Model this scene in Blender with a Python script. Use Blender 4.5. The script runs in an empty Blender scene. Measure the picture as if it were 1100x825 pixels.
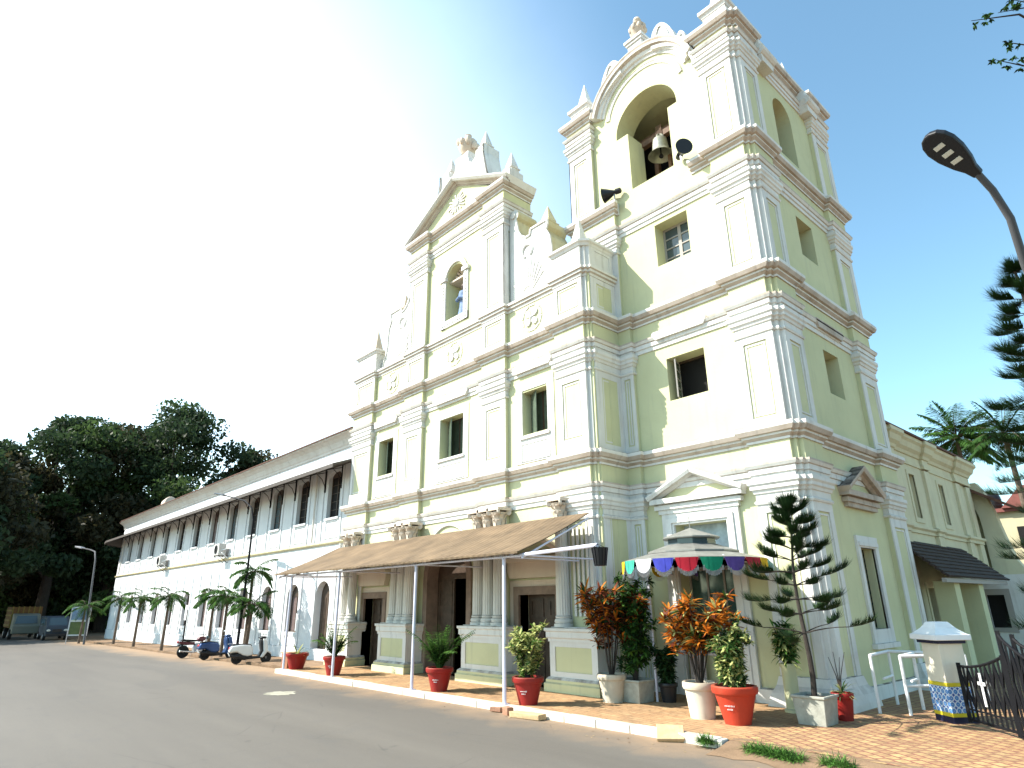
import bpy, bmesh, math, random
from mathutils import Vector, Matrix, Quaternion
from mathutils.geometry import delaunay_2d_cdt
R = math.radians
scn = bpy.context.scene
COL = scn.collection

# ------------------------------------------------------------------ camera
CAM = Vector((11.630, -13.816, 2.24))
yaw, pitch, roll = R(47.673), R(19.180), R(-0.559)
fwd = Vector((-math.sin(yaw) * math.cos(pitch), math.cos(yaw) * math.cos(pitch), math.sin(pitch)))
rgt = Vector((math.cos(yaw), math.sin(yaw), 0))
upv = rgt.cross(fwd)
r2 = rgt * math.cos(roll) + upv * math.sin(roll)
u2 = -rgt * math.sin(roll) + upv * math.cos(roll)
cam = bpy.data.objects.new('camera', bpy.data.cameras.new('camera'))
COL.objects.link(cam)
m = Matrix.Identity(4)
for i in range(3):
    m[i][0], m[i][1], m[i][2], m[i][3] = r2[i], u2[i], -fwd[i], CAM[i]
cam.matrix_world = m
cam.data.sensor_width = 36
cam.data.lens = 36 * 679.26 / 1100
cam.data.clip_end = 3000
cam.data.clip_start = 0.05
scn.camera = cam

# ------------------------------------------------------------------ sky, sun, exposure
SUN_EL = R(45)
sd = Vector((-0.665 * math.cos(SUN_EL), -0.747 * math.cos(SUN_EL), math.sin(SUN_EL)))   # towards the sun
w = bpy.data.worlds.new('World'); scn.world = w; w.use_nodes = True
nt = w.node_tree; nt.nodes.clear()
out = nt.nodes.new('ShaderNodeOutputWorld'); bg = nt.nodes.new('ShaderNodeBackground')
sky = nt.nodes.new('ShaderNodeTexSky'); sky.sky_type = 'NISHITA'; sky.sun_disc = False
sky.sun_elevation = SUN_EL; sky.sun_rotation = math.atan2(sd.x, sd.y)
sky.air_density = 1.0; sky.dust_density = 0.7; sky.ozone_density = 2.0
# thick bright haze in the sunward half of the sky (a direction of the world, not of the picture)
geo = nt.nodes.new('ShaderNodeNewGeometry')
dot = nt.nodes.new('ShaderNodeVectorMath'); dot.operation = 'DOT_PRODUCT'
hz = Vector((-1.0, -0.08, 0.05)).normalized()
dot.inputs[1].default_value = hz
neg = nt.nodes.new('ShaderNodeVectorMath'); neg.operation = 'SCALE'; neg.inputs['Scale'].default_value = -1
mr = nt.nodes.new('ShaderNodeMapRange'); mr.interpolation_type = 'SMOOTHSTEP'
mr.inputs['From Min'].default_value = 0.38; mr.inputs['From Max'].default_value = 0.90
mix = nt.nodes.new('ShaderNodeMix'); mix.data_type = 'RGBA'; mix.blend_type = 'ADD'
mix.inputs['B'].default_value = (6.0, 6.15, 6.4, 1)
nt.links.new(geo.outputs['Incoming'], neg.inputs[0])
nt.links.new(neg.outputs[0], dot.inputs[0])
cl = nt.nodes.new('ShaderNodeTexNoise'); cl.inputs['Scale'].default_value = 2.2; cl.inputs['Detail'].default_value = 6; cl.inputs['Roughness'].default_value = 0.6
nt.links.new(neg.outputs[0], cl.inputs['Vector'])
wsp = nt.nodes.new('ShaderNodeMath'); wsp.operation = 'MULTIPLY_ADD'; wsp.inputs[1].default_value = 0.10; nt.links.new(cl.outputs['Fac'], wsp.inputs[0]); nt.links.new(dot.outputs['Value'], wsp.inputs[2])
nt.links.new(wsp.outputs[0], mr.inputs['Value'])
nt.links.new(mr.outputs['Result'], mix.inputs['Factor'])
tint = nt.nodes.new('ShaderNodeMix'); tint.data_type = 'RGBA'; tint.blend_type = 'MULTIPLY'; tint.inputs['Factor'].default_value = 1
tint.inputs['B'].default_value = (1.85, 2.22, 1.95, 1)          # pale cyan of the hazy coastal sky
nt.links.new(sky.outputs['Color'], tint.inputs['A']); nt.links.new(tint.outputs['Result'], mix.inputs['A'])
nt.links.new(mix.outputs['Result'], bg.inputs['Color'])
bg.inputs['Strength'].default_value = 0.076
nt.links.new(bg.outputs[0], out.inputs[0])
sl = bpy.data.lights.new('sun', 'SUN'); sl.energy = 5.0; sl.angle = R(0.5); sl.color = (1.0, 0.95, 0.86)
so = bpy.data.objects.new('sun', sl); COL.objects.link(so)
so.rotation_euler = (-sd).to_track_quat('-Z', 'Y').to_euler()
vs = scn.view_settings
vs.view_transform = 'Standard'; vs.look = 'None'; vs.gamma = 1; vs.exposure = 1.08; vs.use_curve_mapping = False
scn.render.engine = 'CYCLES'
scn.cycles.max_bounces = 6; scn.cycles.diffuse_bounces = 2; scn.cycles.glossy_bounces = 3
scn.cycles.transparent_max_bounces = 8; scn.cycles.use_denoising = True

# ------------------------------------------------------------------ helpers
ORG = {}
def org(o): return ORG.get(o.name, Vector((0, 0, 0))) if o else Vector((0, 0, 0))
def thing(name, label, cat, loc=(0, 0, 0), group=None, kind=None):
    o = bpy.data.objects.new(name, None); COL.objects.link(o)
    o.empty_display_size = 0.2
    o.location = loc; ORG[o.name] = Vector(loc)
    o['label'] = label; o['category'] = cat
    if group: o['group'] = group
    if kind: o['kind'] = kind
    return o
def tag(o, label, cat, group=None, kind=None):
    o['label'] = label; o['category'] = cat
    if group: o['group'] = group
    if kind: o['kind'] = kind
    return o
class MB:
    def __init__(s): s.v = []; s.f = []; s.m = []
    def add(s, vs, fs, mi=0):
        b = len(s.v); s.v += [tuple(p) for p in vs]
        for f in fs:
            s.f.append([b + i for i in f]); s.m.append(mi)
        return s
    def box(s, x0, x1, y0, y1, z0, z1, mi=0):
        return s.add([(x0, y0, z0), (x1, y0, z0), (x1, y1, z0), (x0, y1, z0), (x0, y0, z1), (x1, y0, z1), (x1, y1, z1), (x0, y1, z1)],
                     [(0, 3, 2, 1), (4, 5, 6, 7), (0, 1, 5, 4), (1, 2, 6, 5), (2, 3, 7, 6), (3, 0, 4, 7)], mi)
    def obox(s, c, ax, ay, az, mi=0):          # oriented box, half-extent vectors
        c, ax, ay, az = Vector(c), Vector(ax), Vector(ay), Vector(az)
        P = [c + ax * i + ay * j + az * k for k in (-1, 1) for j in (-1, 1) for i in (-1, 1)]
        return s.add(P, [(0, 2, 3, 1), (4, 5, 7, 6), (0, 1, 5, 4), (1, 3, 7, 5), (3, 2, 6, 7), (2, 0, 4, 6)], mi)
    def bar(s, a, b, wd, h=None, mi=0, up=(0, 0, 1)):
        a, b = Vector(a), Vector(b); d = b - a; h = h or wd
        u = Vector(up)
        if abs(d.normalized().dot(u)) > 0.98: u = Vector((1, 0, 0))
        sx = d.cross(u).normalized(); sz = sx.cross(d).normalized()
        return s.obox((a + b) / 2, d / 2, sx * wd / 2, sz * h / 2, mi)
    def prism(s, poly, o, U, V, N, d0, d1, mi=0, mside=None):   # polygon in U,V extruded along N
        o, U, V, N = Vector(o), Vector(U), Vector(V), Vector(N); n = len(poly)
        ms = mi if mside is None else mside
        A = [o + U * p[0] + V * p[1] + N * d0 for p in poly]; B = [o + U * p[0] + V * p[1] + N * d1 for p in poly]
        b = len(s.v); s.v += [tuple(p) for p in A + B]
        s.f.append([b + i for i in range(n)][::-1]); s.m.append(mi)
        s.f.append([b + n + i for i in range(n)]); s.m.append(mi)
        for i in range(n):
            j = (i + 1) % n
            s.f.append([b + i, b + j, b + n + j, b + n + i]); s.m.append(ms)
        return s
    def sweep(s, path, prof, o=(0, 0, 0), U=(1, 0, 0), V=(0, 1, 0), N=(0, 0, 1), closed=False, mis=None, caps=True):
        """path in U,V; prof = (offset to the right of the path, height along N); mitred corners"""
        o, U, V, N = Vector(o), Vector(U), Vector(V), Vector(N); n = len(path); k = len(prof)
        P = [Vector(p) for p in path]; nrm = []
        def rn(a, b):
            d = (b - a).normalized(); return Vector((d.y, -d.x))
        for i in range(n):
            if closed or 0 < i < n - 1:
                a = rn(P[i - 1], P[i]); c = rn(P[i], P[(i + 1) % n]); h = a + c
                nrm.append(h / max(0.25, (1 + a.dot(c))) if h.length > 1e-6 else a)
            elif i == 0: nrm.append(rn(P[0], P[1]))
            else: nrm.append(rn(P[-2], P[-1]))
        b = len(s.v)
        for i in range(n):
            for (q, z) in prof:
                p2 = P[i] + nrm[i] * q
                s.v.append(tuple(o + U * p2.x + V * p2.y + N * z))
        for i in range(n if closed else n - 1):
            j = (i + 1) % n
            for a in range(k - 1):
                s.f.append([b + i * k + a, b + j * k + a, b + j * k + a + 1, b + i * k + a + 1]); s.m.append(mis[a] if mis else 0)
        if caps and not closed:
            s.f.append([b + a for a in range(k)]); s.m.append(0)
            s.f.append([b + (n - 1) * k + a for a in range(k)][::-1]); s.m.append(0)
        return s
    def panel(s, outer, holes, o, U, V, N, depth, mi=0, mrev=None, back=True):
        """flat slab with openings: front at N*0, back at -N*depth; outer and holes as U,V point lists"""
        o, U, V, N = Vector(o), Vector(U), Vector(V), Vector(N)
        pts = []; edges = []
        for lp in [outer] + holes:
            b = len(pts); pts += [Vector(p) for p in lp]
            edges += [(b + i, b + (i + 1) % len(lp)) for i in range(len(lp))]
        vo, eo, fo, _, _, _ = delaunay_2d_cdt(pts, edges, [], 0, 1e-5)
        def inside(p, lp):
            c = False
            for i in range(len(lp)):
                x1, y1 = lp[i]; x2, y2 = lp[i - 1]
                if (y1 > p.y) != (y2 > p.y) and p.x < (x2 - x1) * (p.y - y1) / (y2 - y1) + x1: c = not c
            return c
        tri = []
        for f in fo:
            c = sum((vo[i] for i in f), Vector((0, 0))) / len(f)
            if inside(c, outer) and not any(inside(c, h) for h in holes): tri.append(list(f))
        W = lambda p, d: o + U * p[0] + V * p[1] - N * d
        s.add([W(p, 0) for p in vo], tri, mi)
        if back: s.add([W(p, depth) for p in vo], [t[::-1] for t in tri], mi)
        for q, lp in enumerate([outer] + holes):
            n = len(lp)
            s.add([W(p, 0) for p in lp] + [W(p, depth) for p in lp], [(i, (i + 1) % n, n + (i + 1) % n, n + i) for i in range(n)],
                  mi if q == 0 or mrev is None else mrev)
        return s
    def tube(s, pts, rad, n=8, mi=0, caps=True):
        pts = [Vector(p) for p in pts]; k = len(pts)
        rad = [rad] * k if not hasattr(rad, '__len__') else rad
        b = len(s.v); prev = None
        for i, p in enumerate(pts):
            t = (pts[min(i + 1, k - 1)] - pts[max(i - 1, 0)]).normalized()
            if prev is None:
                a = Vector((0, 0, 1)) if abs(t.z) < 0.9 else Vector((1, 0, 0))
                x = t.cross(a).normalized()
            else:
                x = (prev - t * prev.dot(t)).normalized()
            prev = x; y = t.cross(x)
            for j in range(n):
                an = 2 * math.pi * j / n
                s.v.append(tuple(p + (x * math.cos(an) + y * math.sin(an)) * rad[i]))
        for i in range(k - 1):
            for j in range(n):
                j2 = (j + 1) % n
                s.f.append([b + i * n + j, b + i * n + j2, b + (i + 1) * n + j2, b + (i + 1) * n + j]); s.m.append(mi)
        if caps:
            s.f.append([b + j for j in range(n)][::-1]); s.m.append(mi)
            s.f.append([b + (k - 1) * n + j for j in range(n)]); s.m.append(mi)
        return s
    def lathe(s, prof, c=(0, 0, 0), n=20, mi=0, axis=(0, 0, 1), phase=0.0, mis=None):
        c = Vector(c); q = Vector((0, 0, 1)).rotation_difference(Vector(axis)); b = len(s.v); k = len(prof)
        for (r, z) in prof:
            for j in range(n):
                an = 2 * math.pi * j / n + phase
                s.v.append(tuple(c + q @ Vector((r * math.cos(an), r * math.sin(an), z))))
        for i in range(k - 1):
            for j in range(n):
                j2 = (j + 1) % n
                s.f.append([b + i * n + j, b + i * n + j2, b + (i + 1) * n + j2, b + (i + 1) * n + j]); s.m.append(mis[i] if mis else mi)
        if prof[0][0] > 1e-4: s.f.append([b + j for j in range(n)][::-1]); s.m.append(mi)
        if prof[-1][0] > 1e-4: s.f.append([b + (k - 1) * n + j for j in range(n)]); s.m.append(mi)
        return s
    def ball(s, c, r, n=10, mi=0, k=7):
        rx, ry, rz = (r, r, r) if not hasattr(r, '__len__') else r
        c = Vector(c); b = len(s.v)
        for i in range(k + 1):
            th = math.pi * i / k
            for j in range(n):
                an = 2 * math.pi * j / n
                s.v.append((c.x + rx * math.sin(th) * math.cos(an), c.y + ry * math.sin(th) * math.sin(an), c.z - rz * math.cos(th)))
        for i in range(k):
            for j in range(n):
                j2 = (j + 1) % n
                s.f.append([b + i * n + j, b + i * n + j2, b + (i + 1) * n + j2, b + (i + 1) * n + j]); s.m.append(mi)
        return s
    def build(s, name, mats, parent=None, smooth=False, bevel=0, xf=None):
        me = bpy.data.meshes.new(name); O = org(parent)
        vs_ = s.v if xf is None else [tuple(xf @ Vector(p)) for p in s.v]
        me.from_pydata([(p[0] - O.x, p[1] - O.y, p[2] - O.z) for p in vs_], [], s.f)
        mats = mats if isinstance(mats, (list, tuple)) else [mats]
        for mt in mats: me.materials.append(mt)
        me.polygons.foreach_set('material_index', [min(i, len(mats) - 1) for i in s.m])
        bm = bmesh.new(); bm.from_mesh(me)
        if s.__dict__.get('weld'): bmesh.ops.remove_doubles(bm, verts=bm.verts, dist=1e-4)
        if not s.__dict__.get('loose'): bmesh.ops.recalc_face_normals(bm, faces=bm.faces)
        bm.to_mesh(me); bm.free()
        if smooth:
            me.polygons.foreach_set('use_smooth', [True] * len(me.polygons))
            try: me.set_sharp_from_angle(angle=R(38))
            except Exception: pass
        me.update()
        o = bpy.data.objects.new(name, me); COL.objects.link(o)
        if parent: o.parent = parent; ORG[o.name] = O
        else: ORG[o.name] = Vector((0, 0, 0))
        if bevel:
            md = o.modifiers.new('bevel', 'BEVEL'); md.width = bevel; md.segments = 2; md.limit_method = 'ANGLE'; md.angle_limit = R(50)
        return o
def arc(cx, cz, r, a0, a1, n):
    return [(cx + r * math.cos(R(a0 + (a1 - a0) * i / n)), cz + r * math.sin(R(a0 + (a1 - a0) * i / n))) for i in range(n + 1)]
def rect(x0, x1, z0, z1): return [(x0, z0), (x1, z0), (x1, z1), (x0, z1)]
def archo(x0, x1, z0, zs, n=12, rise=None):     # arched opening outline, ccw
    c = (x0 + x1) / 2; r = (x1 - x0) / 2; rise = rise or r
    return [(x0, z0), (x1, z0)] + [(c + r * math.cos(math.pi * i / n), zs + rise * math.sin(math.pi * i / n)) for i in range(n + 1)]
FX, FZ, FN = (1, 0, 0), (0, 0, 1), (0, -1, 0)     # front-facing plane
SX, SN = (0, 1, 0), (1, 0, 0)                     # right-facing plane (u = y)
def gz(x): return -0.0075 * max(0.0, -x - 13.0)  # the street falls gently to the left
def copy_thing(src, loc=None, rotz=None, label=None, scale=None):
    r = src.copy(); COL.objects.link(r)
    if loc is not None: r.location = loc
    if rotz is not None: r.rotation_euler = (0, 0, rotz)
    if scale is not None: r.scale = (scale,) * 3
    if label: r['label'] = label
    for ch in src.children:
        c = ch.copy(); COL.objects.link(c); c.parent = r
        for g in ch.children:
            d = g.copy(); COL.objects.link(d); d.parent = c
    return r

# ------------------------------------------------------------------ materials
def mat(name, col, rough=0.8, metal=0.0, var=0.0, vscale=3.0, bump=0.0, bscale=30.0, spec=0.3):
    m = bpy.data.materials.new(name); m.use_nodes = True; n = m.node_tree; b = n.nodes['Principled BSDF']
    b.inputs['Base Color'].default_value = (*col, 1); b.inputs['Roughness'].default_value = rough; b.inputs['Metallic'].default_value = metal
    b.inputs['Specular IOR Level'].default_value = spec
    if var or bump:
        tc = n.nodes.new('ShaderNodeTexCoord')
    if var:
        no = n.nodes.new('ShaderNodeTexNoise'); no.inputs['Scale'].default_value = vscale; no.inputs['Detail'].default_value = 6; no.inputs['Roughness'].default_value = 0.65
        n.links.new(tc.outputs['Object'], no.inputs['Vector'])
        rp = n.nodes.new('ShaderNodeValToRGB')
        rp.color_ramp.elements[0].position = 0.3; rp.color_ramp.elements[1].position = 0.7
        rp.color_ramp.elements[0].color = (*[c * (1 - var) for c in col], 1); rp.color_ramp.elements[1].color = (*[min(1, c * (1 + var * 0.6)) for c in col], 1)
        n.links.new(no.outputs['Fac'], rp.inputs['Fac']); n.links.new(rp.outputs['Color'], b.inputs['Base Color'])
    if bump:
        n2 = n.nodes.new('ShaderNodeTexNoise'); n2.inputs['Scale'].default_value = bscale; n2.inputs['Detail'].default_value = 4
        n.links.new(tc.outputs['Object'], n2.inputs['Vector'])
        bp = n.nodes.new('ShaderNodeBump'); bp.inputs['Strength'].default_value = bump; bp.inputs['Distance'].default_value = 0.02
        n.links.new(n2.outputs['Fac'], bp.inputs['Height']); n.links.new(bp.outputs['Normal'], b.inputs['Normal'])
    return m
def plaster(name, col, dirt=(0.16, 0.13, 0.10), ledge=0.6, streak=0.25, stain=0.0, stcol=(0.42, 0.30, 0.2)):
    """limewash with rain streaks, lichen on upward ledges and blotchy stains"""
    m = bpy.data.materials.new(name); m.use_nodes = True; n = m.node_tree; L = n.links.new; b = n.nodes['Principled BSDF']
    b.inputs['Roughness'].default_value = 0.9; b.inputs['Specular IOR Level'].default_value = 0.15
    ge = n.nodes.new('ShaderNodeNewGeometry')
    def noise(sc, vec=None, detail=5):
        q = n.nodes.new('ShaderNodeTexNoise'); q.inputs['Scale'].default_value = sc; q.inputs['Detail'].default_value = detail; q.inputs['Roughness'].default_value = 0.6
        L(vec or ge.outputs['Position'], q.inputs['Vector']); return q.outputs['Fac']
    def rng(v, a, bb, lo=0.0, hi=1.0):
        q = n.nodes.new('ShaderNodeMapRange'); q.inputs[1].default_value = a; q.inputs[2].default_value = bb; q.inputs[3].default_value = lo; q.inputs[4].default_value = hi
        L(v, q.inputs[0]); return q.outputs[0]
    def mul(a, c):
        q = n.nodes.new('ShaderNodeMath'); q.operation = 'MULTIPLY'; L(a, q.inputs[0])
        if hasattr(c, 'default_value') or not isinstance(c, (int, float)): L(c, q.inputs[1])
        else: q.inputs[1].default_value = c
        return q.outputs[0]
    def mixc(f, a, bcol):
        q = n.nodes.new('ShaderNodeMix'); q.data_type = 'RGBA'; L(f, q.inputs['Factor'])
        if isinstance(a, tuple): q.inputs['A'].default_value = (*a, 1)
        else: L(a, q.inputs['A'])
        q.inputs['B'].default_value = (*bcol, 1); return q.outputs['Result']
    c = mixc(rng(noise(0.9), 0.35, 0.75), tuple(col), tuple(x * 0.9 for x in col))
    if stain: c = mixc(mul(rng(noise(1.3), 0.42, 0.7), stain), c, stcol)
    mp = n.nodes.new('ShaderNodeMapping'); mp.inputs['Scale'].default_value = (5, 5, 0.35); L(ge.outputs['Position'], mp.inputs['Vector'])
    c = mixc(mul(rng(noise(1.0, mp.outputs[0]), 0.55, 0.8), streak), c, dirt)
    sx = n.nodes.new('ShaderNodeSeparateXYZ'); L(ge.outputs['True Normal'], sx.inputs[0])
    c = mixc(mul(mul(rng(sx.outputs['Z'], 0.35, 0.8), rng(noise(3.0), 0.3, 0.6)), ledge), c, dirt)
    L(c, b.inputs['Base Color'])
    bp = n.nodes.new('ShaderNodeBump'); bp.inputs['Strength'].default_value = 0.25; bp.inputs['Distance'].default_value = 0.015
    L(noise(14.0), bp.inputs['Height']); L(bp.outputs['Normal'], b.inputs['Normal'])
    return m
WALL = plaster('yellow_limewash', (0.63, 0.62, 0.385), streak=0.30, ledge=0.7, dirt=(0.30, 0.29, 0.22), stain=0.25, stcol=(0.55, 0.53, 0.31))
TRIM = plaster('white_limewash', (0.75, 0.735, 0.70), streak=0.40, ledge=0.95, dirt=(0.17, 0.14, 0.11), stain=0.35, stcol=(0.56, 0.51, 0.44))
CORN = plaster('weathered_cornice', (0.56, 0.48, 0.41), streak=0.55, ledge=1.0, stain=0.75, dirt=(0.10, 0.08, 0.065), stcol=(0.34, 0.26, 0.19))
CAPM = plaster('cream_capital', (0.66, 0.56, 0.46), streak=0.2, ledge=0.5, stain=0.2)
STAIN = plaster('mossy_plaster', (0.60, 0.55, 0.36), streak=0.4, ledge=0.9, stain=0.7, stcol=(0.45, 0.33, 0.12))
BEAM = mat('old_wood', (0.16, 0.09, 0.055), 0.7, var=0.4, vscale=6)
DOORW = mat('dark_door_wood', (0.075, 0.05, 0.035), 0.55, var=0.4, vscale=5, bump=0.3, bscale=12)
FRAMEB = mat('brown_stone_frame', (0.24, 0.17, 0.13), 0.8, var=0.25, vscale=4)
DARK = mat('dark_interior', (0.012, 0.011, 0.011), 0.9)  # near-black colour standing in for unlit rooms behind openings
GLASS = mat('window_glass', (0.06, 0.085, 0.095), 0.08, spec=0.6)
GREENG = mat('green_shutter_glass', (0.10, 0.13, 0.095), 0.25, var=0.3, vscale=3)
WINW = mat('grey_window_wood', (0.36, 0.33, 0.30), 0.7)
WHITEP = mat('white_paint', (0.80, 0.80, 0.80), 0.5, var=0.08)
PIPE = mat('lavender_white_pipe', (0.66, 0.64, 0.74), 0.4, var=0.1)
STEEL = mat('grey_steel', (0.42, 0.43, 0.46), 0.4, 0.6)
DGREY = mat('dark_grey_paint', (0.07, 0.07, 0.075), 0.5)
IRON = mat('black_iron', (0.010, 0.010, 0.012), 0.6, spec=0.12)
BLACK = mat('black_rubber', (0.012, 0.012, 0.012), 0.7)
BLKP = mat('black_plastic', (0.018, 0.018, 0.02), 0.35)
BELLM = mat('bell_bronze', (0.36, 0.36, 0.30), 0.45, 0.55, var=0.3, vscale=5)
CANVAS = None
LEAFG = mat('leaf_green', (0.045, 0.105, 0.025), 0.65, var=0.4, vscale=8)
LEAFB = mat('leaf_bright_green', (0.085, 0.19, 0.035), 0.65, var=0.35, vscale=8)
LEAFD = mat('leaf_dark_green', (0.022, 0.05, 0.016), 0.55, var=0.4, vscale=6)
LEAFY = mat('leaf_variegated', (0.50, 0.52, 0.20), 0.65, var=0.35, vscale=10)
LEAFO = mat('leaf_orange', (0.62, 0.20, 0.025), 0.6, var=0.5, vscale=9)
LEAFR = mat('leaf_maroon', (0.17, 0.045, 0.022), 0.5, var=0.4, vscale=9)
BARK = mat('bark', (0.13, 0.095, 0.07), 0.9, var=0.4, vscale=7, bump=0.6, bscale=18)
BARKD = mat('dark_bark', (0.045, 0.036, 0.03), 0.9, var=0.3, vscale=5)
SOIL = mat('potting_soil', (0.035, 0.025, 0.018), 0.95)
REDPOT = plaster('red_painted_pot', (0.30, 0.022, 0.018), dirt=(0.16, 0.08, 0.05), streak=0.5, ledge=0.7, stain=0.5, stcol=(0.22, 0.035, 0.03)); REDPOT.node_tree.nodes['Principled BSDF'].inputs['Roughness'].default_value = 0.55
ORPOT = plaster('orange_red_pot', (0.46, 0.045, 0.022), dirt=(0.25, 0.09, 0.05), streak=0.4, ledge=0.7, stain=0.45, stcol=(0.36, 0.06, 0.035)); ORPOT.node_tree.nodes['Principled BSDF'].inputs['Roughness'].default_value = 0.5
WHPOT = plaster('cream_cement_pot', (0.62, 0.57, 0.47), dirt=(0.22, 0.16, 0.1), streak=0.6, ledge=0.8, stain=0.6, stcol=(0.42, 0.34, 0.24))
GRPOT = mat('grey_cement_planter', (0.36, 0.36, 0.31), 0.85, var=0.25, vscale=6, bump=0.2)
def leafy(m, amt=0.35):      # thin leaves let some light through
    n = m.node_tree; b = n.nodes['Principled BSDF']; o_ = n.nodes['Material Output']; t = n.nodes.new('ShaderNodeBsdfTranslucent'); x = n.nodes.new('ShaderNodeMixShader'); x.inputs[0].default_value = amt
    lk = b.inputs['Base Color'].links
    if lk: n.links.new(lk[0].from_socket, t.inputs['Color'])
    else: t.inputs['Color'].default_value = b.inputs['Base Color'].default_value
    n.links.new(b.outputs[0], x.inputs[1]); n.links.new(t.outputs[0], x.inputs[2]); n.links.new(x.outputs[0], o_.inputs[0]); return m
for q in (LEAFG, LEAFB, LEAFY, LEAFO, LEAFR): leafy(q)
for q in (LEAFG, LEAFB, LEAFY, LEAFO, LEAFR, LEAFD): q.node_tree.nodes['Principled BSDF'].inputs['Specular IOR Level'].default_value = 0.1
LAMPG = mat('lamp_lens', (0.6, 0.58, 0.5), 0.3)
# ------------------------------------------------------------------ ground
def asphalt():
    m = bpy.data.materials.new('dusty_asphalt'); m.use_nodes = True; n = m.node_tree; L = n.links.new; b = n.nodes['Principled BSDF']
    b.inputs['Roughness'].default_value = 0.75; b.inputs['Specular IOR Level'].default_value = 0.25
    ge = n.nodes.new('ShaderNodeNewGeometry')
    def noise(sc, det=5, ro=0.6, vec=None):
        q = n.nodes.new('ShaderNodeTexNoise'); q.inputs['Scale'].default_value = sc; q.inputs['Detail'].default_value = det; q.inputs['Roughness'].default_value = ro
        L(vec or ge.outputs['Position'], q.inputs['Vector']); return q.outputs['Fac']
    def rng(v, a, c, lo=0., hi=1.):
        q = n.nodes.new('ShaderNodeMapRange'); q.inputs[1].default_value = a; q.inputs[2].default_value = c; q.inputs[3].default_value = lo; q.inputs[4].default_value = hi
        L(v, q.inputs[0]); return q.outputs[0]
    def mixc(f, a, c):
        q = n.nodes.new('ShaderNodeMix'); q.data_type = 'RGBA'; L(f, q.inputs['Factor'])
        if isinstance(a, tuple): q.inputs['A'].default_value = (*a, 1)
        else: L(a, q.inputs['A'])
        q.inputs['B'].default_value = (*c, 1); return q.outputs['Result']
    def math_(op, a, c):
        q = n.nodes.new('ShaderNodeMath'); q.operation = op; L(a, q.inputs[0])
        if isinstance(c, (int, float)): q.inputs[1].default_value = c
        else: L(c, q.inputs[1])
        return q.outputs[0]
    mp = n.nodes.new('ShaderNodeMapping'); mp.inputs['Scale'].default_value = (0.12, 1.0, 1.0); L(ge.outputs['Position'], mp.inputs['Vector'])
    c = mixc(rng(noise(0.5, 6, 0.6, mp.outputs[0]), 0.35, 0.7), (0.112, 0.099, 0.083), (0.146, 0.129, 0.108))
    c = mixc(math_('MULTIPLY', rng(noise(90, 2), 0.4, 0.7), 0.45), c, (0.07, 0.068, 0.066))
    c = mixc(math_('MULTIPLY', rng(noise(2.2), 0.55, 0.8), 0.35), c, (0.09, 0.088, 0.085))
    sx = n.nodes.new('ShaderNodeSeparateXYZ'); L(ge.outputs['Position'], sx.inputs[0])
    # sandy dust washed to the foot of the kerb
    e = math_('ADD', sx.outputs['Y'], math_('MULTIPLY', noise(0.9), 2.4))
    c = mixc(math_('MULTIPLY', rng(e, -3.1, -1.6), 0.85), c, (0.30, 0.20, 0.12))
    # tar patches, a worn pale smear, hairline cracks and oil spots
    mp2 = n.nodes.new('ShaderNodeMapping'); mp2.inputs['Scale'].default_value = (0.35, 0.8, 1); L(ge.outputs['Position'], mp2.inputs['Vector'])
    pn = noise(0.55, 2, 0.4, mp2.outputs[0])
    c = mixc(rng(pn, 0.60, 0.63, 0, .16), c, (0.072, 0.07, 0.068))
    wob = n.nodes.new('ShaderNodeMix'); wob.data_type = 'RGBA'; wob.inputs['Factor'].default_value = 0.12
    nz = n.nodes.new('ShaderNodeTexNoise'); nz.inputs['Scale'].default_value = 1.1; L(ge.outputs['Position'], nz.inputs['Vector'])
    L(ge.outputs['Position'], wob.inputs['A']); L(nz.outputs['Color'], wob.inputs['B'])
    vo = n.nodes.new('ShaderNodeTexVoronoi'); vo.feature = 'DISTANCE_TO_EDGE'; vo.inputs['Scale'].default_value = 0.42; L(wob.outputs['Result'], vo.inputs['Vector'])
    crk = math_('MULTIPLY', rng(vo.outputs['Distance'], 0.0, 0.006, 1, 0), rng(noise(0.8, 3), 0.48, 0.6))
    c = mixc(math_('MULTIPLY', crk, 0.4), c, (0.04, 0.038, 0.036))
    c = mixc(rng(noise(1.7, 2), 0.72, 0.76, 0, .3), c, (0.05, 0.048, 0.046))
    c = mixc(math_('MULTIPLY', rng(noise(28, 4), 0.62, 0.72), 0.4), c, (0.2, 0.17, 0.13))
    L(c, b.inputs['Base Color'])
    bp = n.nodes.new('ShaderNodeBump'); bp.inputs['Strength'].default_value = 0.35; bp.inputs['Distance'].default_value = 0.01
    L(noise(70, 3), bp.inputs['Height']); L(bp.outputs['Normal'], b.inputs['Normal'])
    return m
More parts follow.
